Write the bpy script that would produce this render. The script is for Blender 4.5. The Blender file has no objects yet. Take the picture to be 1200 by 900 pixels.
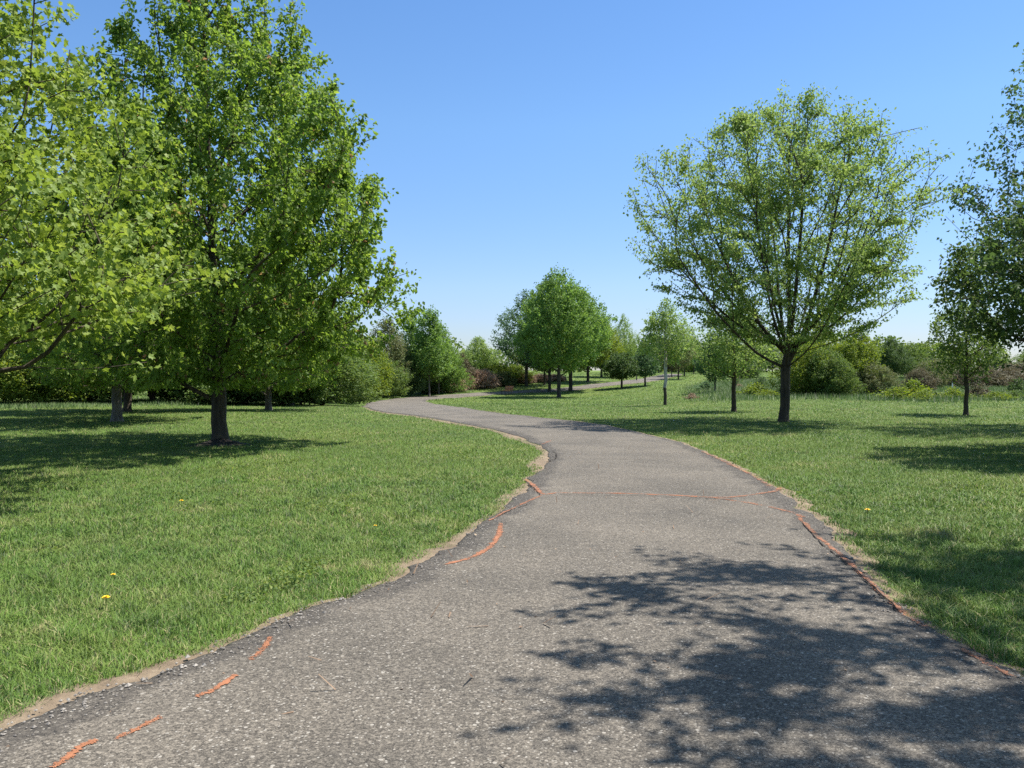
import bpy, math, random
import numpy as np
from mathutils import Vector

R = math.radians
rng = np.random.default_rng(7)
C = bpy.context.scene.collection
sc = bpy.context.scene

# ------------------------------------------------------------------ camera model
CAM_H, FPX, PITCH = 1.6, 970.0, math.atan(16/970.0)

def smooth(a, b, v):
    t = np.clip((v-a)/(b-a), 0, 1)
    return t*t*(3-2*t)

def terrain(x, y):
    x = np.asarray(x, float); y = np.asarray(y, float)
    dip = -0.9*smooth(28, 64, y)*(1-smooth(76, 104, y))*smooth(-24, -8, x+0*y)*(1-smooth(5, 17, x+0*y))
    rise = 1.15*smooth(80, 135, y)*smooth(-40, 5, x)
    und = 0.025*np.sin(x*0.55+1.3)*np.sin(y*0.43+0.4) + 0.012*np.sin(x*1.3+y*0.9)
    und = und*smooth(2.5, 9, np.hypot(x, y))
    return dip + rise + und

def ray(px, py):
    d = np.array([px-600.0, FPX, 450.0-py])
    c, s = math.cos(-PITCH), math.sin(-PITCH)
    return np.array([d[0], d[1]*c-d[2]*s, d[1]*s+d[2]*c])/FPX

def at(px, py):
    """point of the ground seen at pixel (px, py) of the 1200 x 900 photograph"""
    d = ray(px, py)
    ts = np.concatenate([np.arange(2, 40, 0.05), np.arange(40, 400, 0.1)])
    z = CAM_H + ts*d[2] - terrain(ts*d[0], ts*d[1])
    k = np.argmax(z < 0)
    if z[k] >= 0:
        k = len(ts)-1
    t = ts[k]
    return np.array([t*d[0], t*d[1], float(terrain(t*d[0], t*d[1]))])

def ground_at(px, y):
    """ground point straight under pixel column px at forward distance y"""
    x = (px-600)/FPX*y
    return np.array([x, y, float(terrain(x, y))])

# ------------------------------------------------------------------ object helpers
def tag(o, label=None, cat=None, group=None, kind=None):
    if label: o['label'] = label
    if cat: o['category'] = cat
    if group: o['group'] = group
    if kind: o['kind'] = kind
    return o

def mesh_obj(name, me, parent=None):
    o = bpy.data.objects.new(name, me); C.objects.link(o)
    if parent is not None: o.parent = parent
    return o

def empty(name, loc, rz=0, scale=(1, 1, 1)):
    o = bpy.data.objects.new(name, None); C.objects.link(o)
    o.location = tuple(float(v) for v in loc); o.rotation_euler = (0, 0, rz); o.scale = scale
    o.empty_display_size = 0.3
    return o

def make_mesh(name, V, faces, mats=(), attrs=None, smooth_shade=False, fmat=None):
    """V (n,3); faces: list of (m,k) int arrays; attrs: {name: per-point float}"""
    me = bpy.data.meshes.new(name)
    V = np.ascontiguousarray(V, np.float32)
    me.vertices.add(len(V)); me.vertices.foreach_set('co', V.ravel())
    nl = sum(f.size for f in faces); nf = sum(len(f) for f in faces)
    me.loops.add(nl); me.polygons.add(nf)
    me.loops.foreach_set('vertex_index', np.concatenate([f.ravel() for f in faces]).astype(np.int32))
    tot = np.concatenate([np.full(len(f), f.shape[1], np.int32) for f in faces])
    st = np.concatenate([[0], np.cumsum(tot)[:-1]]).astype(np.int32)
    me.polygons.foreach_set('loop_start', st)
    if smooth_shade:
        me.polygons.foreach_set('use_smooth', np.ones(nf, bool))
    else:
        me.polygons.foreach_set('use_smooth', np.zeros(nf, bool))
    if fmat is not None:
        me.polygons.foreach_set('material_index', np.asarray(fmat, np.int32))
    for k, v in (attrs or {}).items():
        a = me.attributes.new(k, 'FLOAT', 'POINT')
        a.data.foreach_set('value', np.ascontiguousarray(v, np.float32))
    for m in mats: me.materials.append(m)
    me.update(calc_edges=True)
    return me

class MB:
    """small polygon collector for hand modelled parts"""
    def __init__(s): s.v = []; s.f = []
    def box(s, c, size, rot=None):
        b = len(s.v)
        for dx in (-.5, .5):
            for dy in (-.5, .5):
                for dz in (-.5, .5):
                    p = Vector((dx*size[0], dy*size[1], dz*size[2]))
                    if rot is not None: p = rot @ p
                    s.v.append(tuple(p+Vector(c)))
        for q in ((0, 1, 3, 2), (4, 6, 7, 5), (0, 4, 5, 1), (2, 3, 7, 6), (0, 2, 6, 4), (1, 5, 7, 3)):
            s.f.append([b+i for i in q])
    def tube(s, pts, rad, k=8):
        pts = [Vector(p) for p in pts]; b = len(s.v)
        if not hasattr(rad, '__len__'): rad = [rad]*len(pts)
        for i, p in enumerate(pts):
            d = (pts[min(i+1, len(pts)-1)]-pts[max(i-1, 0)]).normalized()
            ref = Vector((1, 0, 0)) if abs(d.x) < 0.8 else Vector((0, 1, 0))
            u = d.cross(ref).normalized(); w = d.cross(u)
            for j in range(k):
                a = 2*math.pi*j/k
                s.v.append(tuple(p+(u*math.cos(a)+w*math.sin(a))*rad[i]))
        for i in range(len(pts)-1):
            for j in range(k):
                s.f.append([b+i*k+j, b+i*k+(j+1) % k, b+(i+1)*k+(j+1) % k, b+(i+1)*k+j])
        s.f.append([b+j for j in range(k)][::-1]); s.f.append([b+(len(pts)-1)*k+j for j in range(k)])
    def build(s, name, mat, parent=None, bevel=0):
        me = bpy.data.meshes.new(name); me.from_pydata(s.v, [], s.f); me.materials.append(mat); me.update()
        o = mesh_obj(name, me, parent)
        if bevel:
            m = o.modifiers.new('bevel', 'BEVEL'); m.width = bevel; m.segments = 2
        return o

# ------------------------------------------------------------------ materials
def new_mat(name):
    m = bpy.data.materials.new(name); m.use_nodes = True
    nt = m.node_tree; nt.nodes.clear()
    return m, nt, nt.nodes.new('ShaderNodeOutputMaterial')

def N(nt, t, **kw):
    n = nt.nodes.new(t)
    for k, v in kw.items():
        if k.startswith('i_'):
            key = k[2:]
            key = int(key) if key.isdigit() else key.replace('_', ' ')
            n.inputs[key].default_value = v
        else:
            setattr(n, k, v)
    return n

def ramp(nt, stops, interp='LINEAR'):
    r = nt.nodes.new('ShaderNodeValToRGB'); r.color_ramp.interpolation = interp
    e = r.color_ramp.elements
    while len(e) < len(stops): e.new(0.5)
    for el, (p, c) in zip(e, stops):
        el.position = p; el.color = (*c, 1) if len(c) == 3 else c
    return r

def mathn(nt, op, a, b=None, clamp=False):
    n = nt.nodes.new('ShaderNodeMath'); n.operation = op; n.use_clamp = clamp
    for i, v in enumerate((a, b)):
        if v is None: continue
        if isinstance(v, (int, float)): n.inputs[i].default_value = v
        else: nt.links.new(v, n.inputs[i])
    return n.outputs[0]

def mixc(nt, fac, a, b):
    n = nt.nodes.new('ShaderNodeMix'); n.data_type = 'RGBA'
    for sock, v in ((n.inputs[0], fac), (n.inputs[6], a), (n.inputs[7], b)):
        if isinstance(v, (int, float)): sock.default_value = v
        elif isinstance(v, tuple): sock.default_value = (*v, 1)
        else: nt.links.new(v, sock)
    return n.outputs[2]

def leaf_mat(name, stops, transl=0.42, tcol=1.5, rough=0.58, patch=0.0, patch_col=(0.1, 0.08, 0.02)):
    m, nt, out = new_mat(name)
    at_ = N(nt, 'ShaderNodeAttribute', attribute_name='tint')
    r = ramp(nt, stops); nt.links.new(at_.outputs['Fac'], r.inputs[0])
    col = r.outputs[0]
    if patch:
        geo = N(nt, 'ShaderNodeNewGeometry')
        ns = N(nt, 'ShaderNodeTexNoise', i_Scale=0.9, i_Detail=2.0)
        nt.links.new(geo.outputs['Position'], ns.inputs['Vector'])
        rr = ramp(nt, [(0.5, (0, 0, 0)), (0.75, (patch, patch, patch))]); nt.links.new(ns.outputs['Fac'], rr.inputs[0])
        col = mixc(nt, rr.outputs[0], col, patch_col)
    p = N(nt, 'ShaderNodeBsdfPrincipled', i_Roughness=rough); p.inputs['Specular IOR Level'].default_value = 0.25
    nt.links.new(col, p.inputs['Base Color'])
    hsv = N(nt, 'ShaderNodeHueSaturation', i_Value=tcol, i_Saturation=1.1, i_Hue=0.488); nt.links.new(col, hsv.inputs['Color'])
    t = N(nt, 'ShaderNodeBsdfTranslucent'); nt.links.new(hsv.outputs[0], t.inputs['Color'])
    mx = N(nt, 'ShaderNodeMixShader', i_0=transl)
    nt.links.new(p.outputs[0], mx.inputs[1]); nt.links.new(t.outputs[0], mx.inputs[2])
    nt.links.new(mx.outputs[0], out.inputs[0])
    return m

def bark_mat(name, c1, c2):
    m, nt, out = new_mat(name)
    tc = N(nt, 'ShaderNodeTexCoord'); mp = N(nt, 'ShaderNodeMapping'); mp.inputs['Scale'].default_value = (16, 16, 2.2)
    nt.links.new(tc.outputs['Object'], mp.inputs['Vector'])
    n1 = N(nt, 'ShaderNodeTexNoise', i_Scale=1.0, i_Detail=6.0, i_Roughness=0.7); nt.links.new(mp.outputs[0], n1.inputs['Vector'])
    n2 = N(nt, 'ShaderNodeTexNoise', i_Scale=1.6, i_Detail=3.0); nt.links.new(tc.outputs['Object'], n2.inputs['Vector'])
    r = ramp(nt, [(0.35, c1), (0.65, c2)]); nt.links.new(n1.outputs['Fac'], r.inputs[0])
    r2 = ramp(nt, [(0.3, (0.7, 0.7, 0.7)), (0.7, (1.25, 1.2, 1.1))]); nt.links.new(n2.outputs['Fac'], r2.inputs[0])
    mul = N(nt, 'ShaderNodeMix', data_type='RGBA', blend_type='MULTIPLY'); mul.inputs[0].default_value = 1
    nt.links.new(r.outputs[0], mul.inputs[6]); nt.links.new(r2.outputs[0], mul.inputs[7])
    p = N(nt, 'ShaderNodeBsdfPrincipled', i_Roughness=0.9)
    b = N(nt, 'ShaderNodeBump', i_Strength=0.9, i_Distance=0.03); nt.links.new(n1.outputs['Fac'], b.inputs['Height'])
    nt.links.new(b.outputs[0], p.inputs['Normal']); nt.links.new(mul.outputs[2], p.inputs['Base Color'])
    nt.links.new(p.outputs[0], out.inputs[0])
    return m

def plain_mat(name, c1, c2, scale=30, rough=0.7, bump=0.2, metal=0.0, stretch=(1, 1, 1)):
    m, nt, out = new_mat(name)
    tc = N(nt, 'ShaderNodeTexCoord'); mp = N(nt, 'ShaderNodeMapping'); mp.inputs['Scale'].default_value = stretch
    nt.links.new(tc.outputs['Object'], mp.inputs['Vector'])
    n1 = N(nt, 'ShaderNodeTexNoise', i_Scale=scale, i_Detail=4.0); nt.links.new(mp.outputs[0], n1.inputs['Vector'])
    r = ramp(nt, [(0.35, c1), (0.65, c2)]); nt.links.new(n1.outputs['Fac'], r.inputs[0])
    p = N(nt, 'ShaderNodeBsdfPrincipled', i_Roughness=rough, i_Metallic=metal)
    b = N(nt, 'ShaderNodeBump', i_Strength=bump, i_Distance=0.01); nt.links.new(n1.outputs['Fac'], b.inputs['Height'])
    nt.links.new(b.outputs[0], p.inputs['Normal']); nt.links.new(r.outputs[0], p.inputs['Base Color'])
    nt.links.new(p.outputs[0], out.inputs[0])
    return m

L = {}
L['maple'] = leaf_mat('maple_leaves', [(0, (0.095, 0.160, 0.030)), (0.6, (0.145, 0.228, 0.043)), (0.90, (0.215, 0.290, 0.062)), (0.94, (0.25, 0.16, 0.08)), (1, (0.24, 0.13, 0.07))], transl=0.48, tcol=1.8)
L['pale'] = leaf_mat('pale_leaves', [(0, (0.15, 0.22, 0.040)), (0.6, (0.205, 0.285, 0.055)), (1, (0.28, 0.34, 0.085))], transl=0.42, tcol=1.5)
L['vase'] = leaf_mat('feathery_leaves', [(0, (0.145, 0.225, 0.060)), (0.6, (0.205, 0.295, 0.082)), (1, (0.28, 0.345, 0.11))], transl=0.45, tcol=1.5)
L['mid'] = leaf_mat('mid_leaves', [(0, (0.095, 0.172, 0.040)), (0.6, (0.140, 0.238, 0.055)), (1, (0.205, 0.295, 0.068))], transl=0.42, tcol=1.6)
L['dark'] = leaf_mat('dark_leaves', [(0, (0.050, 0.088, 0.028)), (0.6, (0.072, 0.122, 0.036)), (1, (0.115, 0.165, 0.045))], transl=0.35, tcol=1.6)
L['blue'] = leaf_mat('bluish_leaves', [(0, (0.065, 0.120, 0.052)), (0.6, (0.095, 0.165, 0.066)), (1, (0.14, 0.21, 0.080))], transl=0.36, tcol=1.5)
L['yellow'] = leaf_mat('yellow_green_leaves', [(0, (0.10, 0.16, 0.025)), (0.6, (0.15, 0.21, 0.032)), (1, (0.24, 0.27, 0.042))], transl=0.42, tcol=1.5)
L['olive'] = leaf_mat('olive_leaves', [(0, (0.10, 0.13, 0.045)), (0.6, (0.14, 0.17, 0.06)), (1, (0.24, 0.20, 0.11))], transl=0.32, tcol=1.4)
L['hedge'] = leaf_mat('hedge_leaves', [(0, (0.075, 0.125, 0.030)), (0.6, (0.115, 0.18, 0.042)), (1, (0.20, 0.245, 0.06))], transl=0.38, tcol=1.5)
L['straw'] = leaf_mat('dead_brush', [(0, (0.25, 0.17, 0.11)), (0.6, (0.36, 0.255, 0.17)), (1, (0.48, 0.37, 0.25))], transl=0.25, tcol=1.2)
L['bronze'] = leaf_mat('bronze_leaves', [(0, (0.10, 0.085, 0.05)), (0.5, (0.125, 0.12, 0.058)), (1, (0.18, 0.13, 0.085))], transl=0.25, tcol=1.2)
B = {}
B['dark'] = bark_mat('dark_bark', (0.026, 0.020, 0.013), (0.090, 0.070, 0.047))
B['grey'] = bark_mat('grey_bark', (0.07, 0.06, 0.05), (0.20, 0.175, 0.145))
B['pale'] = bark_mat('pale_bark', (0.28, 0.27, 0.25), (0.48, 0.47, 0.44))

# ------------------------------------------------------------------ tree growing
SIMPLE = (np.array([(0, 0, 0), (.34, .45, .09), (0, 1, -.05), (-.34, .45, .09)], float),
          np.array([(0, 1, 2), (0, 2, 3)]))
LOBED = (np.array([(0, .36, .0), (0, 0, 0), (.40, .10, .07), (.30, .34, .05), (.50, .62, .06), (.20, .64, .03), (0, 1, -.10),
                   (-.20, .64, .03), (-.50, .62, .06), (-.30, .34, .05), (-.40, .10, .07)], float),
         np.array([(0, i, i+1) for i in range(1, 10)]+[(0, 10, 1)]))
DROOP = (np.array([(0, 0, 0), (.26, .30, .05), (.30, .62, .04), (0, 1, -.22), (-.30, .62, .04), (-.26, .30, .05), (0, .5, -.03)], float),
         np.array([(6, 0, 1), (6, 1, 2), (6, 2, 3), (6, 3, 4), (6, 4, 5), (6, 5, 0)]))
STRIP = (np.array([(-.05, 0, 0), (.05, 0, 0), (.03, 1, .1), (-.03, 1, .1)], float), np.array([(0, 1, 2), (0, 2, 3)]))

def unit(a):
    return a/np.maximum(np.linalg.norm(a, axis=-1, keepdims=True), 1e-9)

def env_points(r_, env, n, amp, shell, void, center=(0, 0)):
    """points inside a lumpy envelope given as [(z, radius) ...]"""
    ez = np.array([e[0] for e in env], float); er = np.array([e[1] for e in env], float)
    ph = r_.uniform(0, 6.28, 8); k = r_.uniform(0.7, 1.5, (6, 3)); kp = r_.uniform(0, 6.28, 6)
    out = []
    cnt = 0
    while cnt < n:
        m = 4*n
        z = r_.uniform(ez[0], ez[-1], m)
        rr = np.interp(z, ez, er)
        keep = r_.uniform(0, 1, m) < (rr/er.max())**1.5 + 0.03
        z = z[keep]; rr = rr[keep]
        a = r_.uniform(0, 6.283, len(z))
        lump = 1 + amp*(0.5*np.sin(2*a+ph[0]+z*.5)+0.5*np.sin(3*a+ph[1]-z*.9)+0.45*np.sin(5*a+ph[2]+z*1.3)+0.35*np.sin(z*2.3+ph[3]+a))
        rad = rr*lump*r_.uniform(0.0, 1, len(z))**shell
        p = np.stack([center[0]+rad*np.cos(a), center[1]+rad*np.sin(a), z], 1)
        if void > 0:
            f = sum(np.sin(p @ k[i]*1.9 + kp[i]) for i in range(6))/6
            p = p[(f > -0.55+void) | (r_.uniform(0, 1, len(p)) < 0.12)]
        out.append(p); cnt += len(p)
    return np.concatenate(out)[:n]

def grow(pts, init, ipar, bf):
    n0 = len(init); n = n0+len(pts)
    P = np.zeros((n, 3)); P[:n0] = init
    par = np.full(n, -1); par[:n0] = ipar
    pl = np.zeros(n)
    for i in range(n0):
        if par[i] >= 0: pl[i] = pl[par[i]] + 0.9*np.linalg.norm(P[i]-P[par[i]])
    best = np.full(len(pts), 1e9); bp = np.zeros(len(pts), int)
    usable = [i for i in range(n0)]
    for i in usable:
        if P[i, 2] < 0.25*0 + init[-1][2]*0.0: continue
        c = np.linalg.norm(pts-P[i], axis=1) + bf*pl[i] + 2.0*np.maximum(0, P[i, 2]-pts[:, 2]-0.1)*0.4
        u = c < best; best[u] = c[u]; bp[u] = i
    alive = np.ones(len(pts), bool)
    for j in range(n0, n):
        i = int(np.argmin(np.where(alive, best, 1e12)))
        alive[i] = False
        P[j] = pts[i]; par[j] = bp[i]
        pl[j] = pl[par[j]] + np.linalg.norm(P[j]-P[par[j]])
        c = np.linalg.norm(pts-P[j], axis=1) + bf*pl[j] + 0.8*np.maximum(0, P[j, 2]-pts[:, 2]-0.1)
        u = alive & (c < best); best[u] = c[u]; bp[u] = j
    return P, par

def skeleton(r_, pts, trunk, limbs, bf, smooth_it=2):
    init = [tuple(p) for p in trunk]; ipar = [-1]+list(range(len(trunk)-1))
    for start, poly in limbs:
        prev = start
        for p in poly:
            init.append(tuple(p)); ipar.append(prev); prev = len(init)-1
    n0 = len(init)
    P, par = grow(pts, np.array(init, float), np.array(ipar), bf)
    n = len(P)
    nch = np.bincount(par[par >= 0], minlength=n)
    cnt = np.ones(n)*0
    tips = nch == 0
    acc = tips.astype(float)
    for i in range(n-1, -1, -1):
        if par[i] >= 0: acc[par[i]] += acc[i]
    main = np.full(n, -1); mv = np.zeros(n)
    for i in range(n):
        p = par[i]
        if p >= 0 and acc[i] > mv[p]: mv[p] = acc[i]; main[p] = i
    for _ in range(smooth_it):
        Q = P.copy()
        ok = (par >= 0) & (main >= 0)
        ok[:len(trunk)] = False
        Q[ok] = 0.5*P[ok]+0.25*P[par[ok]]+0.25*P[main[ok]]
        P = Q
    return P, par, main, acc, n0

def tubes(P, par, main, rad, sel, k):
    """one frustum per selected edge"""
    idx = np.where(sel & (par >= 0))[0]
    e = unit(P-P[np.maximum(par, 0)])
    D = e.copy()
    ok = main >= 0
    D[ok] = unit(e[ok]+unit(P[main[ok]]-P[ok]))
    root = par < 0
    D[root] = unit(P[main[root]]-P[root])
    pa = par[idx]
    ismain = main[pa] == idx
    d0 = np.where(ismain[:, None], D[pa], e[idx]); d1 = D[idx]
    r0 = np.where(ismain, rad[pa], np.minimum(rad[idx]*1.25, rad[pa])); r1 = rad[idx]
    def rings(c, d, r):
        ref = np.where(np.abs(d[:, 1:2]) < 0.9, np.array([[0., 1, 0]]), np.array([[1., 0, 0]]))
        u = unit(np.cross(d, ref)); v = np.cross(d, u)
        a = np.arange(k)*2*np.pi/k
        return c[:, None]+r[:, None, None]*(np.cos(a)[None, :, None]*u[:, None]+np.sin(a)[None, :, None]*v[:, None])
    ra = rings(P[pa], d0, r0); rb = rings(P[idx], d1, r1)
    m = len(idx)
    V = np.concatenate([ra, rb], 1).reshape(-1, 3)
    base = (np.arange(m)*2*k)[:, None]
    j = np.arange(k); j2 = (j+1) % k
    F = np.stack([base+j, base+j2, base+k+j2, base+k+j], 2).reshape(-1, 4)
    return V, F

def leaves(r_, pos, size, tmpl, up=1.2, droop=0.3, out=None, tint=None):
    n = len(pos)
    T, F = tmpl
    nrm = r_.normal(0, 1, (n, 3)); nrm[:, 2] = nrm[:, 2]+up
    nrm = unit(nrm)
    a = r_.normal(0, 0.8, (n, 3)); a[:, 2] -= droop
    if out is not None: a += out
    a = unit(a)
    s = unit(np.cross(a, nrm)); nn = np.cross(s, a)
    sz = (size*(0.5+0.85*r_.beta(2, 2, n)))[:, None, None]
    V = pos[:, None]+sz*(T[None, :, 0:1]*s[:, None]+T[None, :, 1:2]*a[:, None]+T[None, :, 2:3]*nn[:, None])
    k = len(T)
    FF = (np.arange(n)*k)[:, None, None]+F[None]
    tint = r_.uniform(0, 1, n) if tint is None else tint
    return V.reshape(-1, 3), FF.reshape(-1, F.shape[1]), np.repeat(tint, k)

def tree_meshes(name, seed, env, npts, trunk, limbs=(), bf=0.35, amp=0.22, shell=0.45, void=0.0, r_base=0.16, tip_r=0.006,
                n_leaf=30000, leaf=0.09, tmpl=SIMPLE, leaf_mat_='maple', bark='dark', twig=0.35, twig_up=0.6, spread=(0.12, 0.12, 0.12),
                up=1.0, droop=0.3, k_thick=9, k_thin=4, min_r=0.0, leaf_r=0.03, center=(0, 0), flare=0.5, clump=0.35, bark_split=None):
    r_ = np.random.default_rng(seed)
    pts = env_points(r_, env, npts, amp, shell, void, center)
    P, par, main, acc, n0 = skeleton(r_, pts, trunk, list(limbs), bf)
    ntip = max(acc[0], 2)
    p = math.log(ntip)/math.log(r_base/tip_r)
    rad = tip_r*np.maximum(acc, 1)**(1/p)
    z = P[:, 2]
    istr = np.zeros(len(P), bool); istr[:len(trunk)] = True
    rad = np.where(istr, rad*(1+flare*np.exp(-np.maximum(z, 0)/0.13)), rad)
    thick = rad > 0.045
    thick |= istr
    V1, F1 = tubes(P, par, main, rad, thick, k_thick)
    V2, F2 = tubes(P, par, main, rad, (~thick) & (rad >= min_r), k_thin)
    Vt = np.concatenate([V1, V2]); Ft = np.concatenate([F1, F2+len(V1)])
    mats = [B[bark]]; fmat = None
    if bark_split:
        mats = [B[bark], B[bark_split[1]]]
        cz = Vt[Ft].mean(1)[:, 2]; fmat = (cz > bark_split[0]).astype(int)
    tm = make_mesh(name+'_trunk', Vt, [Ft], mats, smooth_shade=True, fmat=fmat)
    # leaves on the thin wood
    cand = np.where((rad < leaf_r) & (np.arange(len(P)) >= len(trunk)))[0]
    w = np.exp(r_.normal(0, clump*1.6, len(cand))); w = w+0.3*w.mean(); w /= w.sum()
    src = cand[r_.choice(len(cand), n_leaf, p=w)]
    pa = par[src]
    t = r_.uniform(0, 1, n_leaf)[:, None]
    base = P[pa]*(1-t)+P[src]*t
    c = np.array([center[0], center[1], 0.5*(env[0][0]+env[-1][0])])
    outd = unit((P-c)*np.array([1, 1, 0.4]))
    tdir = unit(unit(P-P[np.maximum(par, 0)])*0.5+outd*0.5+np.array([0, 0, twig_up])+r_.normal(0, 0.25, P.shape))
    tl = twig*np.exp(r_.normal(0, 0.35, len(P)))
    s = r_.uniform(0, 1, n_leaf)[:, None]
    pos = base+tdir[src]*tl[src][:, None]*s+r_.normal(0, 1, (n_leaf, 3))*np.array(spread)*(1.1-0.6*s)
    lowz = min(0.05, env[0][0]) if env[0][0] < 0.3 else env[0][0]*0.75
    pos[:, 2] = np.maximum(pos[:, 2], lowz + leaf*0.5 + r_.uniform(0, 0.2, n_leaf))
    tint = np.clip(0.62*r_.uniform(0, 1, n_leaf)+0.38*r_.uniform(0, 1, len(P))[src], 0, 1)
    V, F, ti = leaves(r_, pos, leaf, tmpl, up, droop, outd[src]*0.5, tint)
    cm = make_mesh(name+'_crown', V, [F], [L[leaf_mat_]], {'tint': ti})
    return tm, cm

def trunk_line(h, lean=(0, 0), n=9, wob=0.03, seed=0):
    r_ = random.Random(seed)
    zs = [-0.08, 0.0, 0.1, 0.25, 0.5]
    z = 0.9
    while z < h: zs.append(z); z += 0.4
    zs.append(h)
    return [(lean[0]*max(z, 0)/h+r_.uniform(-wob, wob)*(z > .3), lean[1]*max(z, 0)/h+r_.uniform(-wob, wob)*(z > .3), z) for z in zs]

def limb(start, ang, reach, top, n=7, curve=1.5, wob=0.08, r_=random.Random(3)):
    """a limb curving out and up from start"""
    pts = []
    for i in range(1, n+1):
        t = i/n
        rr = reach*(t**(1/curve))
        zz = start[2]+(top-start[2])*(t**curve*0.55+0.45*t)
        pts.append((start[0]+rr*math.cos(ang)+r_.uniform(-wob, wob), start[1]+rr*math.sin(ang)+r_.uniform(-wob, wob), zz))
    return pts

PROTO = {}
def proto(key, **kw):
    PROTO[key] = tree_meshes(key, **kw)

def plant(key, name, loc, label, cat, rz=0.0, s=(1, 1, 1), group=None, leaf=None, bark=None, sink=0.0):
    tm, cm = PROTO[key]
    loc = np.array(loc, float); loc[2] -= sink
    root = empty(name, loc, rz, s)
    a = mesh_obj('trunk', tm, root); b = mesh_obj('crown', cm, root)
    if leaf:
        b.material_slots[0].link = 'OBJECT'; b.material_slots[0].material = L[leaf]
    if bark:
        a.material_slots[0].link = 'OBJECT'; a.material_slots[0].material = B[bark]
    tag(root, label, cat, group)
    return root

# ---- the big leafy maple left of the path
tk = trunk_line(9.2, (-0.35, 0.1), wob=0.016, seed=1)
lim = []
rr_ = random.Random(5)
for i in range(15):
    si = 8+int(i*0.75)
    st = tk[min(si, len(tk)-4)]
    a = i*2.4+0.3
    lim.append((min(si, len(tk)-4), limb(st, a, 2.9-0.15*i, st[2]+1.6+0.06*i, n=6, curve=1.25, r_=rr_)))
for a, si in ((0.25, 6), (3.3, 5), (2.2, 6), (5.2, 6), (1.2, 7), (4.3, 7)):
    st = tk[si]
    lim.append((si, limb(st, a, 2.5, st[2]+1.7, n=7, curve=1.1, r_=rr_)))
proto('maple', seed=11, env=[(1.25, 1.6), (1.9, 2.8), (3.2, 3.3), (4.6, 4.1), (6.0, 3.55), (7.6, 2.6), (8.6, 1.9), (9.8, 1.2), (10.8, .6), (11.4, 0.2)],
      npts=2600, trunk=tk, limbs=lim, bf=0.3, amp=0.26, shell=0.42, void=0.15, r_base=0.165, n_leaf=112000, leaf=0.102, tmpl=DROOP,
      twig=0.40, twig_up=0.75, spread=(0.075, 0.075, 0.085), up=0.5, droop=0.75, leaf_r=0.022, clump=0.6)

# ---- pale broad leaved tree reaching in from the left edge
tk = trunk_line(8.2, (0.1, 0.0), seed=2)
lim = []
for i in range(14):
    si = min(6+i, len(tk)-3); st = tk[si]
    lim.append((si, limb(st, i*2.39+0.1, 3.9-0.16*i, st[2]+0.5+0.1*i, n=8, curve=1.0, wob=.13, r_=rr_)))
proto('pale', seed=23, env=[(1.75, 1.5), (2.2, 3.9), (3.0, 4.4), (4.4, 3.9), (6.0, 2.9), (7.8, 2.0), (9.6, 0.6)],
      npts=2400, trunk=tk, limbs=lim, bf=0.3, amp=0.20, shell=0.5, void=0.22, r_base=0.17, n_leaf=56000, leaf=0.098, tmpl=LOBED,
      leaf_mat_='pale', twig=0.40, twig_up=0.25, spread=(0.15, 0.15, 0.09), up=1.0, droop=0.25, leaf_r=0.022, clump=0.4)

# ---- vase shaped feathery tree right of the path
tk = trunk_line(2.3, (0.12, 0), seed=4)
n_ = len(tk)-1
lim = []
spec = [(3.0, 3.6, 6.3), (2.75, 3.0, 7.6), (3.5, 3.9, 4.6), (0.1, 3.8, 5.2), (0.35, 3.0, 7.2), (6.0, 2.0, 8.6), (2.3, 1.5, 9.0), (1.5, 2.6, 8.2),
        (4.6, 2.6, 8.0), (5.3, 3.3, 6.4), (4.0, 2.9, 7.0), (0.9, 3.3, 6.6), (2.0, 3.5, 5.8), (1.2, 0.7, 9.6), (4.9, 3.9, 4.4), (3.14, 4.1, 5.3), (6.2, 4.2, 4.0)]
for i, (a, re, tp) in enumerate(spec):
    si = n_-(i % 3)
    lim.append((si, limb(tk[si], a, re, tp, n=9, curve=1.35, wob=0.09, r_=rr_)))
proto('vase', seed=37, env=[(2.5, 1.2), (3.0, 2.7), (4.0, 4.0), (5.4, 4.35), (6.8, 4.35), (7.8, 4.0), (8.7, 3.3), (9.4, 2.3), (10.0, 1.2)],
      npts=2200, trunk=tk, limbs=lim, bf=0.55, amp=0.28, shell=0.45, void=0.38, r_base=0.165, tip_r=0.008, n_leaf=82000, leaf=0.098, tmpl=SIMPLE,
      leaf_mat_='vase', twig=0.30, twig_up=0.35, spread=(0.19, 0.19, 0.05), up=0.9, droop=0.35, leaf_r=0.022, clump=0.8, flare=0.35)

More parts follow.
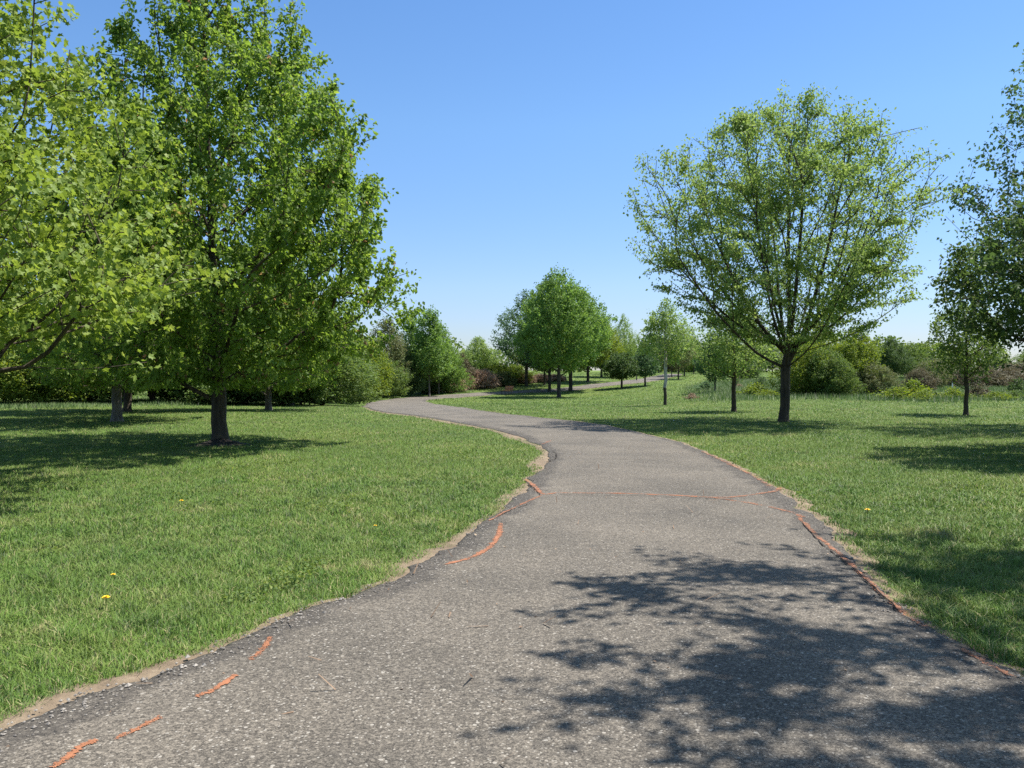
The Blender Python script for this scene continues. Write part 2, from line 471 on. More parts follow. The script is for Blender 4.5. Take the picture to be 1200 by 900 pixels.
# ---- round dense trees in the middle distance
tk = trunk_line(8.0, seed=6)
lim = [(min(7+i, len(tk)-2), limb(tk[min(7+i, len(tk)-2)], i*2.4, 2.6-0.12*i, tk[min(7+i, len(tk)-2)][2]+1.7, n=5, curve=1.2, r_=rr_)) for i in range(12)]
proto('round', seed=51, env=[(2.1, 0.8), (3.0, 2.6), (4.4, 3.7), (6.0, 3.6), (7.6, 2.9), (9.0, 1.8), (10.2, 0.5)],
      npts=1300, trunk=tk, limbs=lim, bf=0.3, amp=0.2, shell=0.42, void=0.06, r_base=0.17, n_leaf=30000, leaf=0.19, leaf_mat_='mid',
      twig=0.5, twig_up=0.7, spread=(0.16, 0.16, 0.16), up=0.7, droop=0.4, min_r=0.011, leaf_r=0.04)
proto('round_loose', seed=57, env=[(2.2, 0.7), (3.2, 2.4), (4.4, 3.6), (6.2, 3.1), (7.6, 2.4), (8.8, 1.2), (9.8, 0.4)],
      npts=1100, trunk=tk, limbs=lim, bf=0.3, amp=0.3, shell=0.42, void=0.25, r_base=0.15, n_leaf=15000, leaf=0.18, leaf_mat_='mid',
      twig=0.5, twig_up=0.7, spread=(0.16, 0.16, 0.14), up=0.7, droop=0.4, min_r=0.011, leaf_r=0.04)
# ---- slender upright tree
tk = trunk_line(6.2, seed=8)
proto('slender', seed=61, env=[(1.5, 0.6), (2.3, 1.45), (3.6, 1.5), (5.0, 1.05), (6.2, 0.8), (7.3, 0.4)],
      npts=700, trunk=tk, bf=0.3, amp=0.28, shell=0.5, void=0.08, r_base=0.07, n_leaf=9000, leaf=0.17, leaf_mat_='mid', bark='grey',
      twig=0.4, twig_up=0.9, spread=(0.12, 0.12, 0.14), up=0.6, droop=0.4, min_r=0.01, leaf_r=0.03)
# ---- small open trees
tk = trunk_line(3.3, seed=9)
lim = [(5+(i % 4), limb(tk[5+(i % 4)], i*2.2+.4, 1.05, tk[5+(i % 4)][2]+0.7, n=5, curve=1.1, wob=.04, r_=rr_)) for i in range(8)]
proto('open', seed=71, env=[(1.45, 0.6), (1.9, 1.15), (2.6, 1.35), (3.3, 1.15), (3.9, 0.6), (4.3, 0.2)],
      npts=700, trunk=tk, limbs=lim, bf=0.35, amp=0.25, shell=0.5, void=0.2, r_base=0.075, tip_r=0.004, n_leaf=6500, leaf=0.10, leaf_mat_='olive',
      twig=0.2, twig_up=0.4, spread=(0.09, 0.09, 0.07), up=0.7, droop=0.4, leaf_r=0.02)
tk = trunk_line(4.3, seed=10)
proto('staked', seed=73, env=[(2.15, 0.5), (2.7, 1.1), (3.5, 1.35), (4.3, 1.1), (4.9, 0.5), (5.3, 0.2)],
      npts=700, trunk=tk, bf=0.35, amp=0.28, shell=0.5, void=0.2, r_base=0.085, tip_r=0.004, n_leaf=7000, leaf=0.12, leaf_mat_='vase', bark='dark',
      twig=0.25, twig_up=0.4, spread=(0.11, 0.11, 0.07), up=0.7, droop=0.4, leaf_r=0.02, bark_split=(0.95, 'pale'), flare=0.2)
# ---- ball crowned small dark tree
tk = trunk_line(2.4, seed=12)
proto('ball', seed=81, env=[(0.95, 0.5), (1.3, 1.35), (1.9, 1.6), (2.6, 1.35), (3.2, 0.7), (3.5, 0.3)],
      npts=600, trunk=tk, bf=0.35, amp=0.18, shell=0.45, void=0.0, r_base=0.09, n_leaf=8000, leaf=0.15, leaf_mat_='blue',
      twig=0.2, twig_up=0.4, spread=(0.12, 0.12, 0.10), up=0.7, droop=0.3, min_r=0.009, leaf_r=0.03)
# ---- shrubs branching from the ground
def stems(n, reach, top, seed):
    r2 = random.Random(seed)
    return [(1, limb((0, 0, 0.0), i*6.283/n+r2.uniform(-.3, .3), reach*r2.uniform(.6, 1), top*r2.uniform(.7, 1.1), n=5, curve=0.9, r_=r2)) for i in range(n)]
tk0 = [(0, 0, -0.1), (0, 0, 0.02), (0.02, 0, 0.3)]
proto('shrub', seed=91, env=[(0.25, 1.7), (1.0, 2.2), (2.4, 2.3), (3.6, 1.7), (4.6, 0.7), (5.0, 0.2)], npts=900, trunk=tk0, limbs=stems(7, 1.3, 2.6, 1),
      bf=0.3, amp=0.3, shell=0.42, void=0.15, r_base=0.10, n_leaf=17000, leaf=0.15, leaf_mat_='hedge', twig=0.4, twig_up=0.6,
      spread=(0.16, 0.16, 0.14), up=0.8, droop=0.4, min_r=0.01, leaf_r=0.04, flare=0)
proto('shrub_tall', seed=93, env=[(0.9, 1.2), (1.8, 2.1), (3.4, 2.3), (5.0, 1.8), (6.2, 0.9), (7.0, 0.2)], npts=1000, trunk=tk0, limbs=stems(6, 1.0, 4.0, 2),
      bf=0.3, amp=0.32, shell=0.42, void=0.15, r_base=0.13, n_leaf=17000, leaf=0.16, leaf_mat_='hedge', twig=0.45, twig_up=0.7,
      spread=(0.16, 0.16, 0.14), up=0.8, droop=0.4, min_r=0.01, leaf_r=0.04, flare=0)
proto('brush', seed=95, env=[(0.1, 1.55), (0.6, 1.6), (1.2, 1.2), (1.7, 0.5)], npts=800, trunk=tk0, limbs=stems(9, 1.1, 1.0, 3),
      bf=0.25, amp=0.15, shell=0.4, void=0.0, r_base=0.05, tip_r=0.004, n_leaf=9000, leaf=0.34, tmpl=STRIP, leaf_mat_='straw', bark='grey', twig=0.35, twig_up=0.2,
      spread=(0.10, 0.10, 0.08), up=0.3, droop=0.5, leaf_r=0.04, flare=0)
proto('weed', seed=97, env=[(0.05, 0.8), (0.3, 0.85), (0.6, 0.55), (1.0, 0.25)], npts=260, trunk=[(0, 0, -0.05), (0, 0, 0.01), (0.01, 0, 0.1)], limbs=stems(6, 0.4, 0.6, 4),
      bf=0.25, amp=0.55, shell=0.6, void=0.3, r_base=0.025, tip_r=0.003, n_leaf=1500, leaf=0.12, leaf_mat_='yellow', bark='grey', twig=0.15, twig_up=0.6,
      spread=(0.07, 0.07, 0.06), up=0.7, droop=0.1, leaf_r=0.04, flare=0)
# ---- dark dense tree and thin tall tree at the right edge
tk = trunk_line(5.6, seed=14)
lim = [(min(5+i, len(tk)-2), limb(tk[min(5+i, len(tk)-2)], i*2.4+3.0, 2.9-0.14*i, tk[min(5+i, len(tk)-2)][2]+0.8, n=6, curve=1.05, r_=rr_)) for i in range(11)]
proto('edge_dense', seed=101, env=[(1.9, 1.4), (2.3, 2.9), (3.2, 3.5), (4.2, 3.1), (5.3, 2.2), (6.3, 1.0)],
      npts=1500, trunk=tk, limbs=lim, bf=0.3, amp=0.2, shell=0.42, void=0.1, r_base=0.14, n_leaf=66000, leaf=0.092, tmpl=SIMPLE, leaf_mat_='dark',
      twig=0.28, twig_up=0.3, spread=(0.13, 0.13, 0.09), up=0.9, droop=0.3, leaf_r=0.022)
tk = trunk_line(8.6, seed=15)
lim = [(min(6+i, len(tk)-2), limb(tk[min(6+i, len(tk)-2)], i*2.4+2.6, 2.7-0.12*i, tk[min(6+i, len(tk)-2)][2]+1.6, n=6, curve=1.1, r_=rr_)) for i in range(13)]
proto('edge_thin', seed=103, env=[(3.0, 1.5), (4.2, 3.0), (5.6, 3.2), (7.2, 2.9), (8.6, 2.4), (10.4, 1.8)],
      npts=1300, trunk=tk, limbs=lim, bf=0.35, amp=0.25, shell=0.5, void=0.25, r_base=0.15, n_leaf=17000, leaf=0.12, tmpl=SIMPLE, leaf_mat_='blue',
      twig=0.35, twig_up=0.5, spread=(0.12, 0.12, 0.07), up=0.7, droop=0.4, leaf_r=0.022)

tk = trunk_line(8.0, seed=16)
lim = [(min(9+i, len(tk)-2), limb(tk[min(9+i, len(tk)-2)], i*2.4+1.0, 3.2-0.15*i, tk[min(9+i, len(tk)-2)][2]+1.5, n=6, curve=1.1, r_=rr_)) for i in range(11)]
proto('shade', seed=107, env=[(4.3, 1.4), (5.0, 3.0), (6.0, 4.3), (7.4, 4.2), (8.8, 2.6), (10.2, .8)],
      npts=1300, trunk=tk, limbs=lim, bf=0.3, amp=0.16, shell=0.42, void=0.22, r_base=0.16, n_leaf=50000, leaf=0.11, tmpl=SIMPLE, leaf_mat_='maple',
      twig=0.34, twig_up=0.3, spread=(0.12, 0.12, 0.09), up=0.9, droop=0.3, leaf_r=0.022, clump=.7)

# ------------------------------------------------------------------ path edges
def spline(pts, n_per=8):
    P = np.array(pts, float); out = []
    Q = np.vstack([2*P[0]-P[1], P, 2*P[-1]-P[-2]])
    for i in range(1, len(Q)-2):
        p0, p1, p2, p3 = Q[i-1], Q[i], Q[i+1], Q[i+2]
        for t in np.arange(n_per)/n_per:
            out.append(0.5*((2*p1)+(-p0+p2)*t+(2*p0-5*p1+4*p2-p3)*t*t+(-p0+3*p1-3*p2+p3)*t**3))
    out.append(P[-1])
    return np.array(out)

# (left edge pixel, right edge pixel) pairs going away from the camera
pairs = [((0, 865), (1290, 850)), ((100, 825), (1200, 800)), ((200, 790), (1140, 768)), ((300, 745), (1080, 735)), ((350, 722), (1050, 712)),
         ((440, 692), (1020, 684)), ((490, 665), (985, 643)), ((540, 638), (955, 612)), ((580, 606), (925, 586)), ((612, 579), (890, 563)),
         ((626, 561), (860, 548)), ((645, 543), (825, 531)), ((640, 530), (790, 518)), ((615, 515), (740, 506)), ((570, 503), (680, 495)),
         ((520, 493.5), (620, 488.5)), ((470, 486), (565, 482)), ((436, 480.5), (525, 476)), ((425, 476.8), (506, 473)), ((436, 471.5), (499, 470.6)),
         ((478, 466.0), (507, 468.4)), ((530, 462.3), (545, 465.5)), ((590, 458.8), (600, 461.4)), ((640, 456), (655, 458.8)), ((690, 450.8), (702, 454)),
         ((725, 447.3), (740, 449.8)), ((750, 444.2), (768, 446.6)), ((764, 441.2), (784, 442.8))]
Lw = [(-2.9, 1.2), (-2.55, 2.6)] + [tuple(at(*l)[:2]) for l, r in pairs]
Rw = [(3.2, 0.6), (2.9, 2.2)] + [tuple(at(*r)[:2]) for l, r in pairs]
# beyond the visible bend the path leaves along the rise
dv = (np.array(Lw[-1])+np.array(Rw[-1])-np.array(Lw[-2])-np.array(Rw[-2]))/2; dv = dv/np.linalg.norm(dv)
Lw.append(tuple(np.array(Lw[-1])+dv*14)); Rw.append(tuple(np.array(Rw[-1])+dv*14))
NP_ = 14
Ls = spline(Lw, NP_); Rs = spline(Rw, NP_)
def wobble(E, sgn, amp):
    r2 = np.random.default_rng(5+sgn)
    d = np.hypot(E[:, 0], E[:, 1])
    t = np.gradient(E, axis=0); t = unit(t); nrm = np.stack([-t[:, 1], t[:, 0]], 1)*sgn
    k = np.convolve(r2.normal(0, 1, len(E)+6), np.ones(3)/1.7, 'same')[3:-3]
    return E+nrm*(k*amp*np.clip(d/8, 0.4, 1.2))[:, None]
Ls = wobble(Ls, 1, 0.026); Rs = wobble(Rs, -1, 0.026)
PATH_POLY = np.vstack([Ls, Rs[::-1]])

def dist_to_line(pts, line):
    out = np.full(len(pts), 1e9)
    a = line[:-1]; b = line[1:]; ab = b-a; l2 = np.maximum((ab**2).sum(1), 1e-9)
    for s in range(0, len(pts), 20000):
        p = pts[s:s+20000]
        ap = p[:, None]-a[None]
        t = np.clip((ap*ab).sum(2)/l2, 0, 1)
        q = ap-t[..., None]*ab
        out[s:s+20000] = np.sqrt((q**2).sum(2).min(1))
    return out

def in_poly(pts, poly):
    c = np.zeros(len(pts), bool)
    x, y = pts[:, 0], pts[:, 1]
    for (x1, y1), (x2, y2) in zip(poly, np.roll(poly, -1, 0)):
        if y1 == y2: continue
        cond = ((y1 > y) != (y2 > y))
        c ^= cond & (x < (x2-x1)*(y-y1)/(y2-y1)+x1)
    return c

# ------------------------------------------------------------------ ground
def axis_vals(lo, hi, fine_lo, fine_hi, step, growth=1.12):
    mid = list(np.arange(fine_lo, fine_hi+1e-6, step)); a = []; s = step; v = fine_lo
    while v > lo: s *= growth; v -= s; a.append(v)
    b = []; s = step; v = fine_hi
    while v < hi: s *= growth; v += s; b.append(v)
    return np.array(a[::-1]+mid+b)
gx = axis_vals(-2500, 2500, -26, 34, 0.5); gy = axis_vals(-60, 3000, -2, 110, 0.5)
X, Y = np.meshgrid(gx, gy)
Z = terrain(X, Y)
Z = Z - 0.0*X
Vg = np.stack([X, Y, Z], 2).reshape(-1, 3)
nx, ny = len(gx), len(gy)
i = (np.arange(ny-1)[:, None]*nx+np.arange(nx-1)[None]).ravel()
Fg = np.stack([i, i+1, i+nx+1, i+nx], 1)

m, nt, out = new_mat('lawn_soil')
geo = N(nt, 'ShaderNodeNewGeometry')
def noise(nt, vec, scale, detail=3.0, rough=0.55):
    n = N(nt, 'ShaderNodeTexNoise', i_Scale=scale, i_Detail=detail, i_Roughness=rough); nt.links.new(vec, n.inputs['Vector']); return n.outputs['Fac']
pos = geo.outputs['Position']
big = noise(nt, pos, 0.16); med = noise(nt, pos, 0.9, 4); fine = noise(nt, pos, 14, 5, 0.7); tiny = noise(nt, pos, 70, 3, 0.7)
g1 = ramp(nt, [(0.25, (0.085, 0.135, 0.030)), (0.55, (0.120, 0.175, 0.040)), (0.8, (0.18, 0.20, 0.06))]); nt.links.new(fine, g1.inputs[0])
g2 = ramp(nt, [(0.42, (0, 0, 0)), (0.72, (0.55, 0.55, 0.55))]); nt.links.new(med, g2.inputs[0])
c = mixc(nt, g2.outputs[0], g1.outputs[0], (0.150, 0.160, 0.052))
g3 = ramp(nt, [(0.45, (0, 0, 0)), (0.7, (0.5, 0.5, 0.5))]); nt.links.new(big, g3.inputs[0])
c = mixc(nt, g3.outputs[0], c, (0.060, 0.120, 0.028))
g4 = ramp(nt, [(0.62, (0, 0, 0)), (0.74, (0.8, 0.8, 0.8))]); nt.links.new(noise(nt, pos, 1.7, 5, 0.65), g4.inputs[0])
c = mixc(nt, g4.outputs[0], c, (0.200, 0.175, 0.085))
p = N(nt, 'ShaderNodeBsdfPrincipled', i_Roughness=0.95); p.inputs['Specular IOR Level'].default_value = 0.1
b = N(nt, 'ShaderNodeBump', i_Strength=1.0, i_Distance=0.05)
nt.links.new(mathn(nt, 'ADD', fine, tiny), b.inputs['Height'])
nt.links.new(c, p.inputs['Base Color']); nt.links.new(b.outputs[0], p.inputs['Normal']); nt.links.new(p.outputs[0], out.inputs[0])
g = mesh_obj('ground', make_mesh('ground', Vg, [Fg], [m], smooth_shade=True)); tag(g, kind='structure')

# ------------------------------------------------------------------ path
m, nt, out = new_mat('asphalt')
geo = N(nt, 'ShaderNodeNewGeometry'); pos = geo.outputs['Position']
at_ = N(nt, 'ShaderNodeAttribute', attribute_name='edge')
wob = noise(nt, pos, 2.2, 4, 0.6)
e = mathn(nt, 'SUBTRACT', at_.outputs['Fac'], mathn(nt, 'MULTIPLY', mathn(nt, 'SUBTRACT', wob, 0.5), 0.7))
band = ramp(nt, [(0.20, (1, 1, 1)), (0.34, (0, 0, 0))]); nt.links.new(e, band.inputs[0])
v1 = N(nt, 'ShaderNodeTexVoronoi', i_Scale=72.0); nt.links.new(pos, v1.inputs['Vector'])
v2 = N(nt, 'ShaderNodeTexVoronoi', i_Scale=40.0); nt.links.new(pos, v2.inputs['Vector'])
v3 = N(nt, 'ShaderNodeTexVoronoi', i_Scale=170.0); nt.links.new(pos, v3.inputs['Vector'])
def bw(sock):
    s = N(nt, 'ShaderNodeSeparateColor'); nt.links.new(sock, s.inputs[0]); return s.outputs
s1 = bw(v1.outputs['Color']); s2 = bw(v2.outputs['Color']); s3 = bw(v3.outputs['Color'])
base = ramp(nt, [(0.0, (0.032, 0.029, 0.024)), (0.45, (0.112, 0.100, 0.082)), (0.8, (0.192, 0.172, 0.140)), (1.0, (0.32, 0.29, 0.235))]); nt.links.new(s3[0], base.inputs[0])
base2 = ramp(nt, [(0.0, (0.035, 0.032, 0.028)), (0.6, (0.125, 0.114, 0.096)), (1.0, (0.25, 0.226, 0.188))]); nt.links.new(s1[0], base2.inputs[0])
c = mixc(nt, 0.5, base.outputs[0], base2.outputs[0])
big = noise(nt, pos, 0.7, 4)
t = ramp(nt, [(0.3, (0.66, 0.645, 0.63)), (0.7, (1.06, 1.015, 0.97))]); nt.links.new(big, t.inputs[0])
mul = N(nt, 'ShaderNodeMix', data_type='RGBA', blend_type='MULTIPLY'); mul.inputs[0].default_value = 1
nt.links.new(c, mul.inputs[6]); nt.links.new(t.outputs[0], mul.inputs[7]); c = mul.outputs[2]
c = mixc(nt, mathn(nt, 'MULTIPLY', band.outputs[0], 0.45), c, (0.030, 0.027, 0.025))
# pale chips of stone, sharp edged, of two sizes
chip1 = mathn(nt, 'MULTIPLY', mathn(nt, 'GREATER_THAN', s1[1], 0.865), mathn(nt, 'LESS_THAN', v1.outputs['Distance'], 0.42))
chip2 = mathn(nt, 'MULTIPLY', mathn(nt, 'GREATER_THAN', s2[1], 0.965), mathn(nt, 'LESS_THAN', v2.outputs['Distance'], 0.36))
chipc = ramp(nt, [(0, (0.22, 0.19, 0.15)), (0.7, (0.33, 0.30, 0.25)), (1, (0.50, 0.47, 0.41))]); nt.links.new(s1[2], chipc.inputs[0])
c = mixc(nt, mathn(nt, 'MULTIPLY', chip1, 0.62), c, chipc.outputs[0])
c = mixc(nt, mathn(nt, 'MULTIPLY', chip2, 0.75), c, (0.36, 0.33, 0.28))
# hairline crack lines
vc = N(nt, 'ShaderNodeTexVoronoi', feature='DISTANCE_TO_EDGE', i_Scale=9.0)
nv = N(nt, 'ShaderNodeTexNoise', i_Scale=5.0, i_Detail=4.0); nt.links.new(pos, nv.inputs['Vector'])
va = N(nt, 'ShaderNodeVectorMath', operation='ADD'); nt.links.new(pos, va.inputs[0])
vs = N(nt, 'ShaderNodeVectorMath', operation='SCALE'); vs.inputs['Scale'].default_value = 0.45; nt.links.new(nv.outputs['Color'], vs.inputs[0]); nt.links.new(vs.outputs[0], va.inputs[1])
nt.links.new(va.outputs[0], vc.inputs['Vector'])
crack = mathn(nt, 'MULTIPLY', mathn(nt, 'LESS_THAN', vc.outputs['Distance'], 0.012), band.outputs[0])
c = mixc(nt, crack, c, (0.02, 0.019, 0.018))
p = N(nt, 'ShaderNodeBsdfPrincipled', i_Roughness=0.85); p.inputs['Specular IOR Level'].default_value = 0.3
bh = mathn(nt, 'ADD', mathn(nt, 'MULTIPLY', s1[0], 0.6), s3[0])
bh = mathn(nt, 'SUBTRACT', bh, mathn(nt, 'MULTIPLY', crack, 3.0))
b = N(nt, 'ShaderNodeBump', i_Strength=0.7, i_Distance=0.006); nt.links.new(bh, b.inputs['Height'])
nt.links.new(c, p.inputs['Base Color']); nt.links.new(b.outputs[0], p.inputs['Normal']); nt.links.new(p.outputs[0], out.inputs[0])
asphalt = m

K = 15
u = np.concatenate([[0, 0.012, 0.04], np.linspace(0.08, 0.92, K-6), [0.96, 0.988, 1]])
G = Ls[:, None]*(1-u)[None, :, None]+Rs[:, None]*u[None, :, None]
wid = np.linalg.norm(Rs-Ls, axis=1)
edge = np.minimum(u, 1-u)[None]*wid[:, None]
PZ = 0.035
zz = terrain(G[..., 0], G[..., 1])+PZ - 0.012*np.exp(-(edge/0.06)**2)
top = np.concatenate([G, zz[..., None]], 2)
# skirts down the two broken edges
sl = np.concatenate([Ls, (terrain(Ls[:, 0], Ls[:, 1])-0.06)[:, None]], 1); sr = np.concatenate([Rs, (terrain(Rs[:, 0], Rs[:, 1])-0.06)[:, None]], 1)
Gf = np.concatenate([sl[:, None], top, sr[:, None]], 1)
ef = np.concatenate([0*edge[:, :1], edge, 0*edge[:, :1]], 1)
n1, n2 = Gf.shape[:2]
i = (np.arange(n1-1)[:, None]*n2+np.arange(n2-1)[None]).ravel()
path = mesh_obj('path', make_mesh('path', Gf.reshape(-1, 3), [np.stack([i, i+1, i+n2+1, i+n2], 1)], [asphalt], {'edge': ef.ravel()}, smooth_shade=True))
tag(path, kind='structure')

# sandy soil worn bare along the edges of the path
m, nt, out = new_mat('sandy_soil')
geo = N(nt, 'ShaderNodeNewGeometry'); pos = geo.outputs['Position']
r = ramp(nt, [(0.3, (0.12, 0.085, 0.052)), (0.55, (0.21, 0.155, 0.098)), (0.75, (0.29, 0.225, 0.15))]); nt.links.new(noise(nt, pos, 6, 6, 0.7), r.inputs[0])
p = N(nt, 'ShaderNodeBsdfPrincipled', i_Roughness=0.95); b = N(nt, 'ShaderNodeBump', i_Strength=0.8, i_Distance=0.02)
nt.links.new(noise(nt, pos, 60, 4, 0.7), b.inputs['Height']); nt.links.new(b.outputs[0], p.inputs['Normal'])
nt.links.new(r.outputs[0], p.inputs['Base Color']); nt.links.new(p.outputs[0], out.inputs[0])
sand = m
def soil_strip(E, sgn, wfun, seed):
    r2 = np.random.default_rng(seed)
    t = unit(np.gradient(E, axis=0)); nrm = np.stack([-t[:, 1], t[:, 0]], 1)*sgn
    w = np.clip(wfun(E, r2)*1.0+0.06, 0, 1.0)
    rows = [E-nrm*0.03, E+nrm*(w*0.5)[:, None], E+nrm*w[:, None]]
    zs = [0.018, 0.018, -0.004]
    A = np.stack([np.concatenate([q, (terrain(q[:, 0], q[:, 1])+h)[:, None]], 1) for q, h in zip(rows, zs)], 1)
    i = (np.arange(len(E)-1)[:, None]*3+np.arange(2)[None]).ravel()
    return A.reshape(-1, 3), np.stack([i, i+1, i+4, i+3], 1), rows[2]
def wl(E, r2):
    k = np.convolve(r2.uniform(0, 1, len(E)+8), np.ones(5)/5, 'same')[4:-4]
    w = 0.03+0.10*np.clip(k-0.32, 0, 1)*1.6
    for (px, py), ww, sg in (((645, 543), 0.25, .6), ((600, 513), 0.25, .7), ((610, 580), 0.12, .6), ((540, 640), 0.10, .7), ((490, 668), 0.08, .5), ((180, 797), 0.08, .35), ((40, 850), 0.10, .4), ((520, 495), .12, 1.2), ((455, 485), .12, 1.6)):
        c_ = at(px, py)[:2]; w += ww*np.exp(-((E-c_)**2).sum(1)/(2*sg**2))
    return w*np.exp(-np.clip(np.hypot(E[:, 0], E[:, 1])-45, 0, 99)/8)+0.01
def wr(E, r2):
    k = np.convolve(r2.uniform(0, 1, len(E)+8), np.ones(5)/5, 'same')[4:-4]
    w = 0.02+0.14*np.clip(k-0.35, 0, 1)*1.6
    for (px, py), ww, sg in (((965, 628), 0.10, .5), ((1000, 660), 0.09, .4), ((920, 583), .08, .6)):
        c_ = at(px, py)[:2]; w += ww*np.exp(-((E-c_)**2).sum(1)/(2*sg**2))
    return w*np.exp(-np.clip(np.hypot(E[:, 0], E[:, 1])-45, 0, 99)/8)+0.01
Va, Fa, outL = soil_strip(Ls, 1, wl, 3); Vb, Fb, outR = soil_strip(Rs, -1, wr, 4)
so = mesh_obj('bare_soil', make_mesh('bare_soil', np.concatenate([Va, Vb]), [np.concatenate([Fa, Fb+len(Va)])], [sand], smooth_shade=True))
tag(so, kind='structure')
SOIL_POLY = np.vstack([outL, outR[::-1]])

# orange paint marking the root cracks
m, nt, out = new_mat('orange_paint')
geo = N(nt, 'ShaderNodeNewGeometry'); pos = geo.outputs['Position']
at_ = N(nt, 'ShaderNodeAttribute', attribute_name='wear')
n1 = mathn(nt, 'ADD', mathn(nt, 'MULTIPLY', noise(nt, pos, 55, 4, 0.75), 0.45), mathn(nt, 'MULTIPLY', noise(nt, pos, 170, 2, 0.6), 0.55))
a = mathn(nt, 'ADD', n1, mathn(nt, 'MULTIPLY', noise(nt, pos, 6, 3), 0.35))
thr = mathn(nt, 'ADD', 0.625, mathn(nt, 'MULTIPLY', at_.outputs['Fac'], 0.20))
mask = mathn(nt, 'GREATER_THAN', a, thr)
r = ramp(nt, [(0.3, (0.22, 0.085, 0.036)), (0.7, (0.33, 0.130, 0.058))]); nt.links.new(noise(nt, pos, 20, 3), r.inputs[0])
p = N(nt, 'ShaderNodeBsdfPrincipled', i_Roughness=0.8); nt.links.new(r.outputs[0], p.inputs['Base Color'])
tr = N(nt, 'ShaderNodeBsdfTransparent'); mx = N(nt, 'ShaderNodeMixShader')
nt.links.new(mask, mx.inputs[0]); nt.links.new(tr.outputs[0], mx.inputs[1]); nt.links.new(p.outputs[0], mx.inputs[2]); nt.links.new(mx.outputs[0], out.inputs[0])
orange = m
marks = [([(62, 915), (80, 900), (98, 890), (115, 882)], .040, 0), ([(133, 878), (160, 867), (191, 849)], .040, 0), ([(228, 830), (252, 817), (277, 802)], .038, 0), ([(293, 785), (306, 773), (318, 756)], .048, .15),
         ([(521, 667), (552, 660), (573, 647), (584, 632), (587, 617)], .055, .1), ([(573, 615), (590, 605), (612, 595), (638, 582)], .045, .25),
         ([(616, 565), (625, 572), (636, 582), (652, 581)], .07, .1), ([(652, 581), (720, 582), (790, 584), (850, 586.5), (905, 580), (914, 574)], .085, .25),
         ([(835, 587), (880, 594), (925, 604), (942, 611)], .075, .3), ([(822, 531), (850, 544), (880, 559), (906, 577)], .11, .42),
         ([(935, 609), (958, 633), (985, 656), (1015, 685), (1045, 713), (1072, 734), (1090, 745)], .055, .25), ([(1126, 769), (1150, 783), (1190, 803)], .05, .3),
         ([(634, 523), (646, 518)], .10, .35)]
for pts, w, wear in marks:
    E = spline([at(*q)[:2] for q in pts], 10)
    r2 = np.random.default_rng(len(pts)+int(pts[0][0]))
    t = unit(np.gradient(E, axis=0)); nrm = np.stack([-t[:, 1], t[:, 0]], 1)
    ww = w*(0.42+0.16*r2.uniform(-1, 1, len(E)))[:, None]
    ww[0] *= 0.6; ww[-1] *= 0.5
    E = E+nrm*r2.normal(0, 0.005, len(E))[:, None]
    A = np.stack([np.concatenate([q, (terrain(q[:, 0], q[:, 1])+PZ+0.004)[:, None]], 1) for q in (E-nrm*ww*1.7, E-nrm*ww*.55, E+nrm*ww*.55, E+nrm*ww*1.7)], 1)
    i = (np.arange(len(E)-1)[:, None]*4+np.arange(3)[None]).ravel()
    wv = np.tile(np.array([wear+1.0, wear-.03, wear-.03, wear+1.0]), (len(E), 1)); wv[0] += .4; wv[-1] += .6
    mesh_obj('paint_mark', make_mesh('paint_mark', A.reshape(-1, 3), [np.stack([i, i+4, i+5, i+1], 1)], [orange], {'wear': wv.ravel()}), path)

# dark cracks in the asphalt
m, nt, out = new_mat('crack_dark'); p = N(nt, 'ShaderNodeBsdfPrincipled', i_Roughness=1.0); p.inputs['Base Color'].default_value = (0.022, 0.019, 0.017, 1); p.inputs['Specular IOR Level'].default_value = 0.05
nt.links.new(p.outputs[0], out.inputs[0])
for pts, w in (([(655, 583), (700, 584), (760, 585), (820, 587.5), (862, 590)], .010), ([(724, 540.5), (748, 541.5), (772, 543)], .018), ([(806, 605), (830, 608), (850, 612)], .008),
               ([(940, 616), (963, 642), (990, 667), (1020, 696), (1050, 724)], .014), ([(618, 570), (630, 578), (634, 585)], .012), ([(582, 610), (600, 602), (618, 594)], .010), ([(640, 545), (652, 538), (650, 531)], .02)):
    E = spline([at(*q)[:2] for q in pts], 14); r2 = np.random.default_rng(int(pts[0][0]))
    t = unit(np.gradient(E, axis=0)); nrm = np.stack([-t[:, 1], t[:, 0]], 1)
    E = E+nrm*np.cumsum(r2.normal(0, 0.006, len(E)))[:, None]*0.8; ww = (w*.5*r2.uniform(.15, 1.2, len(E)))[:, None]; ww[0] = ww[-1] = .001
    A = np.stack([np.concatenate([q, (terrain(q[:, 0], q[:, 1])+PZ+0.007)[:, None]], 1) for q in (E-nrm*ww, E+nrm*ww)], 1); i = np.arange(len(E)-1)*2
    mesh_obj('crack', make_mesh('crack', A.reshape(-1, 3), [np.stack([i, i+2, i+3, i+1], 1)], [m]), path)

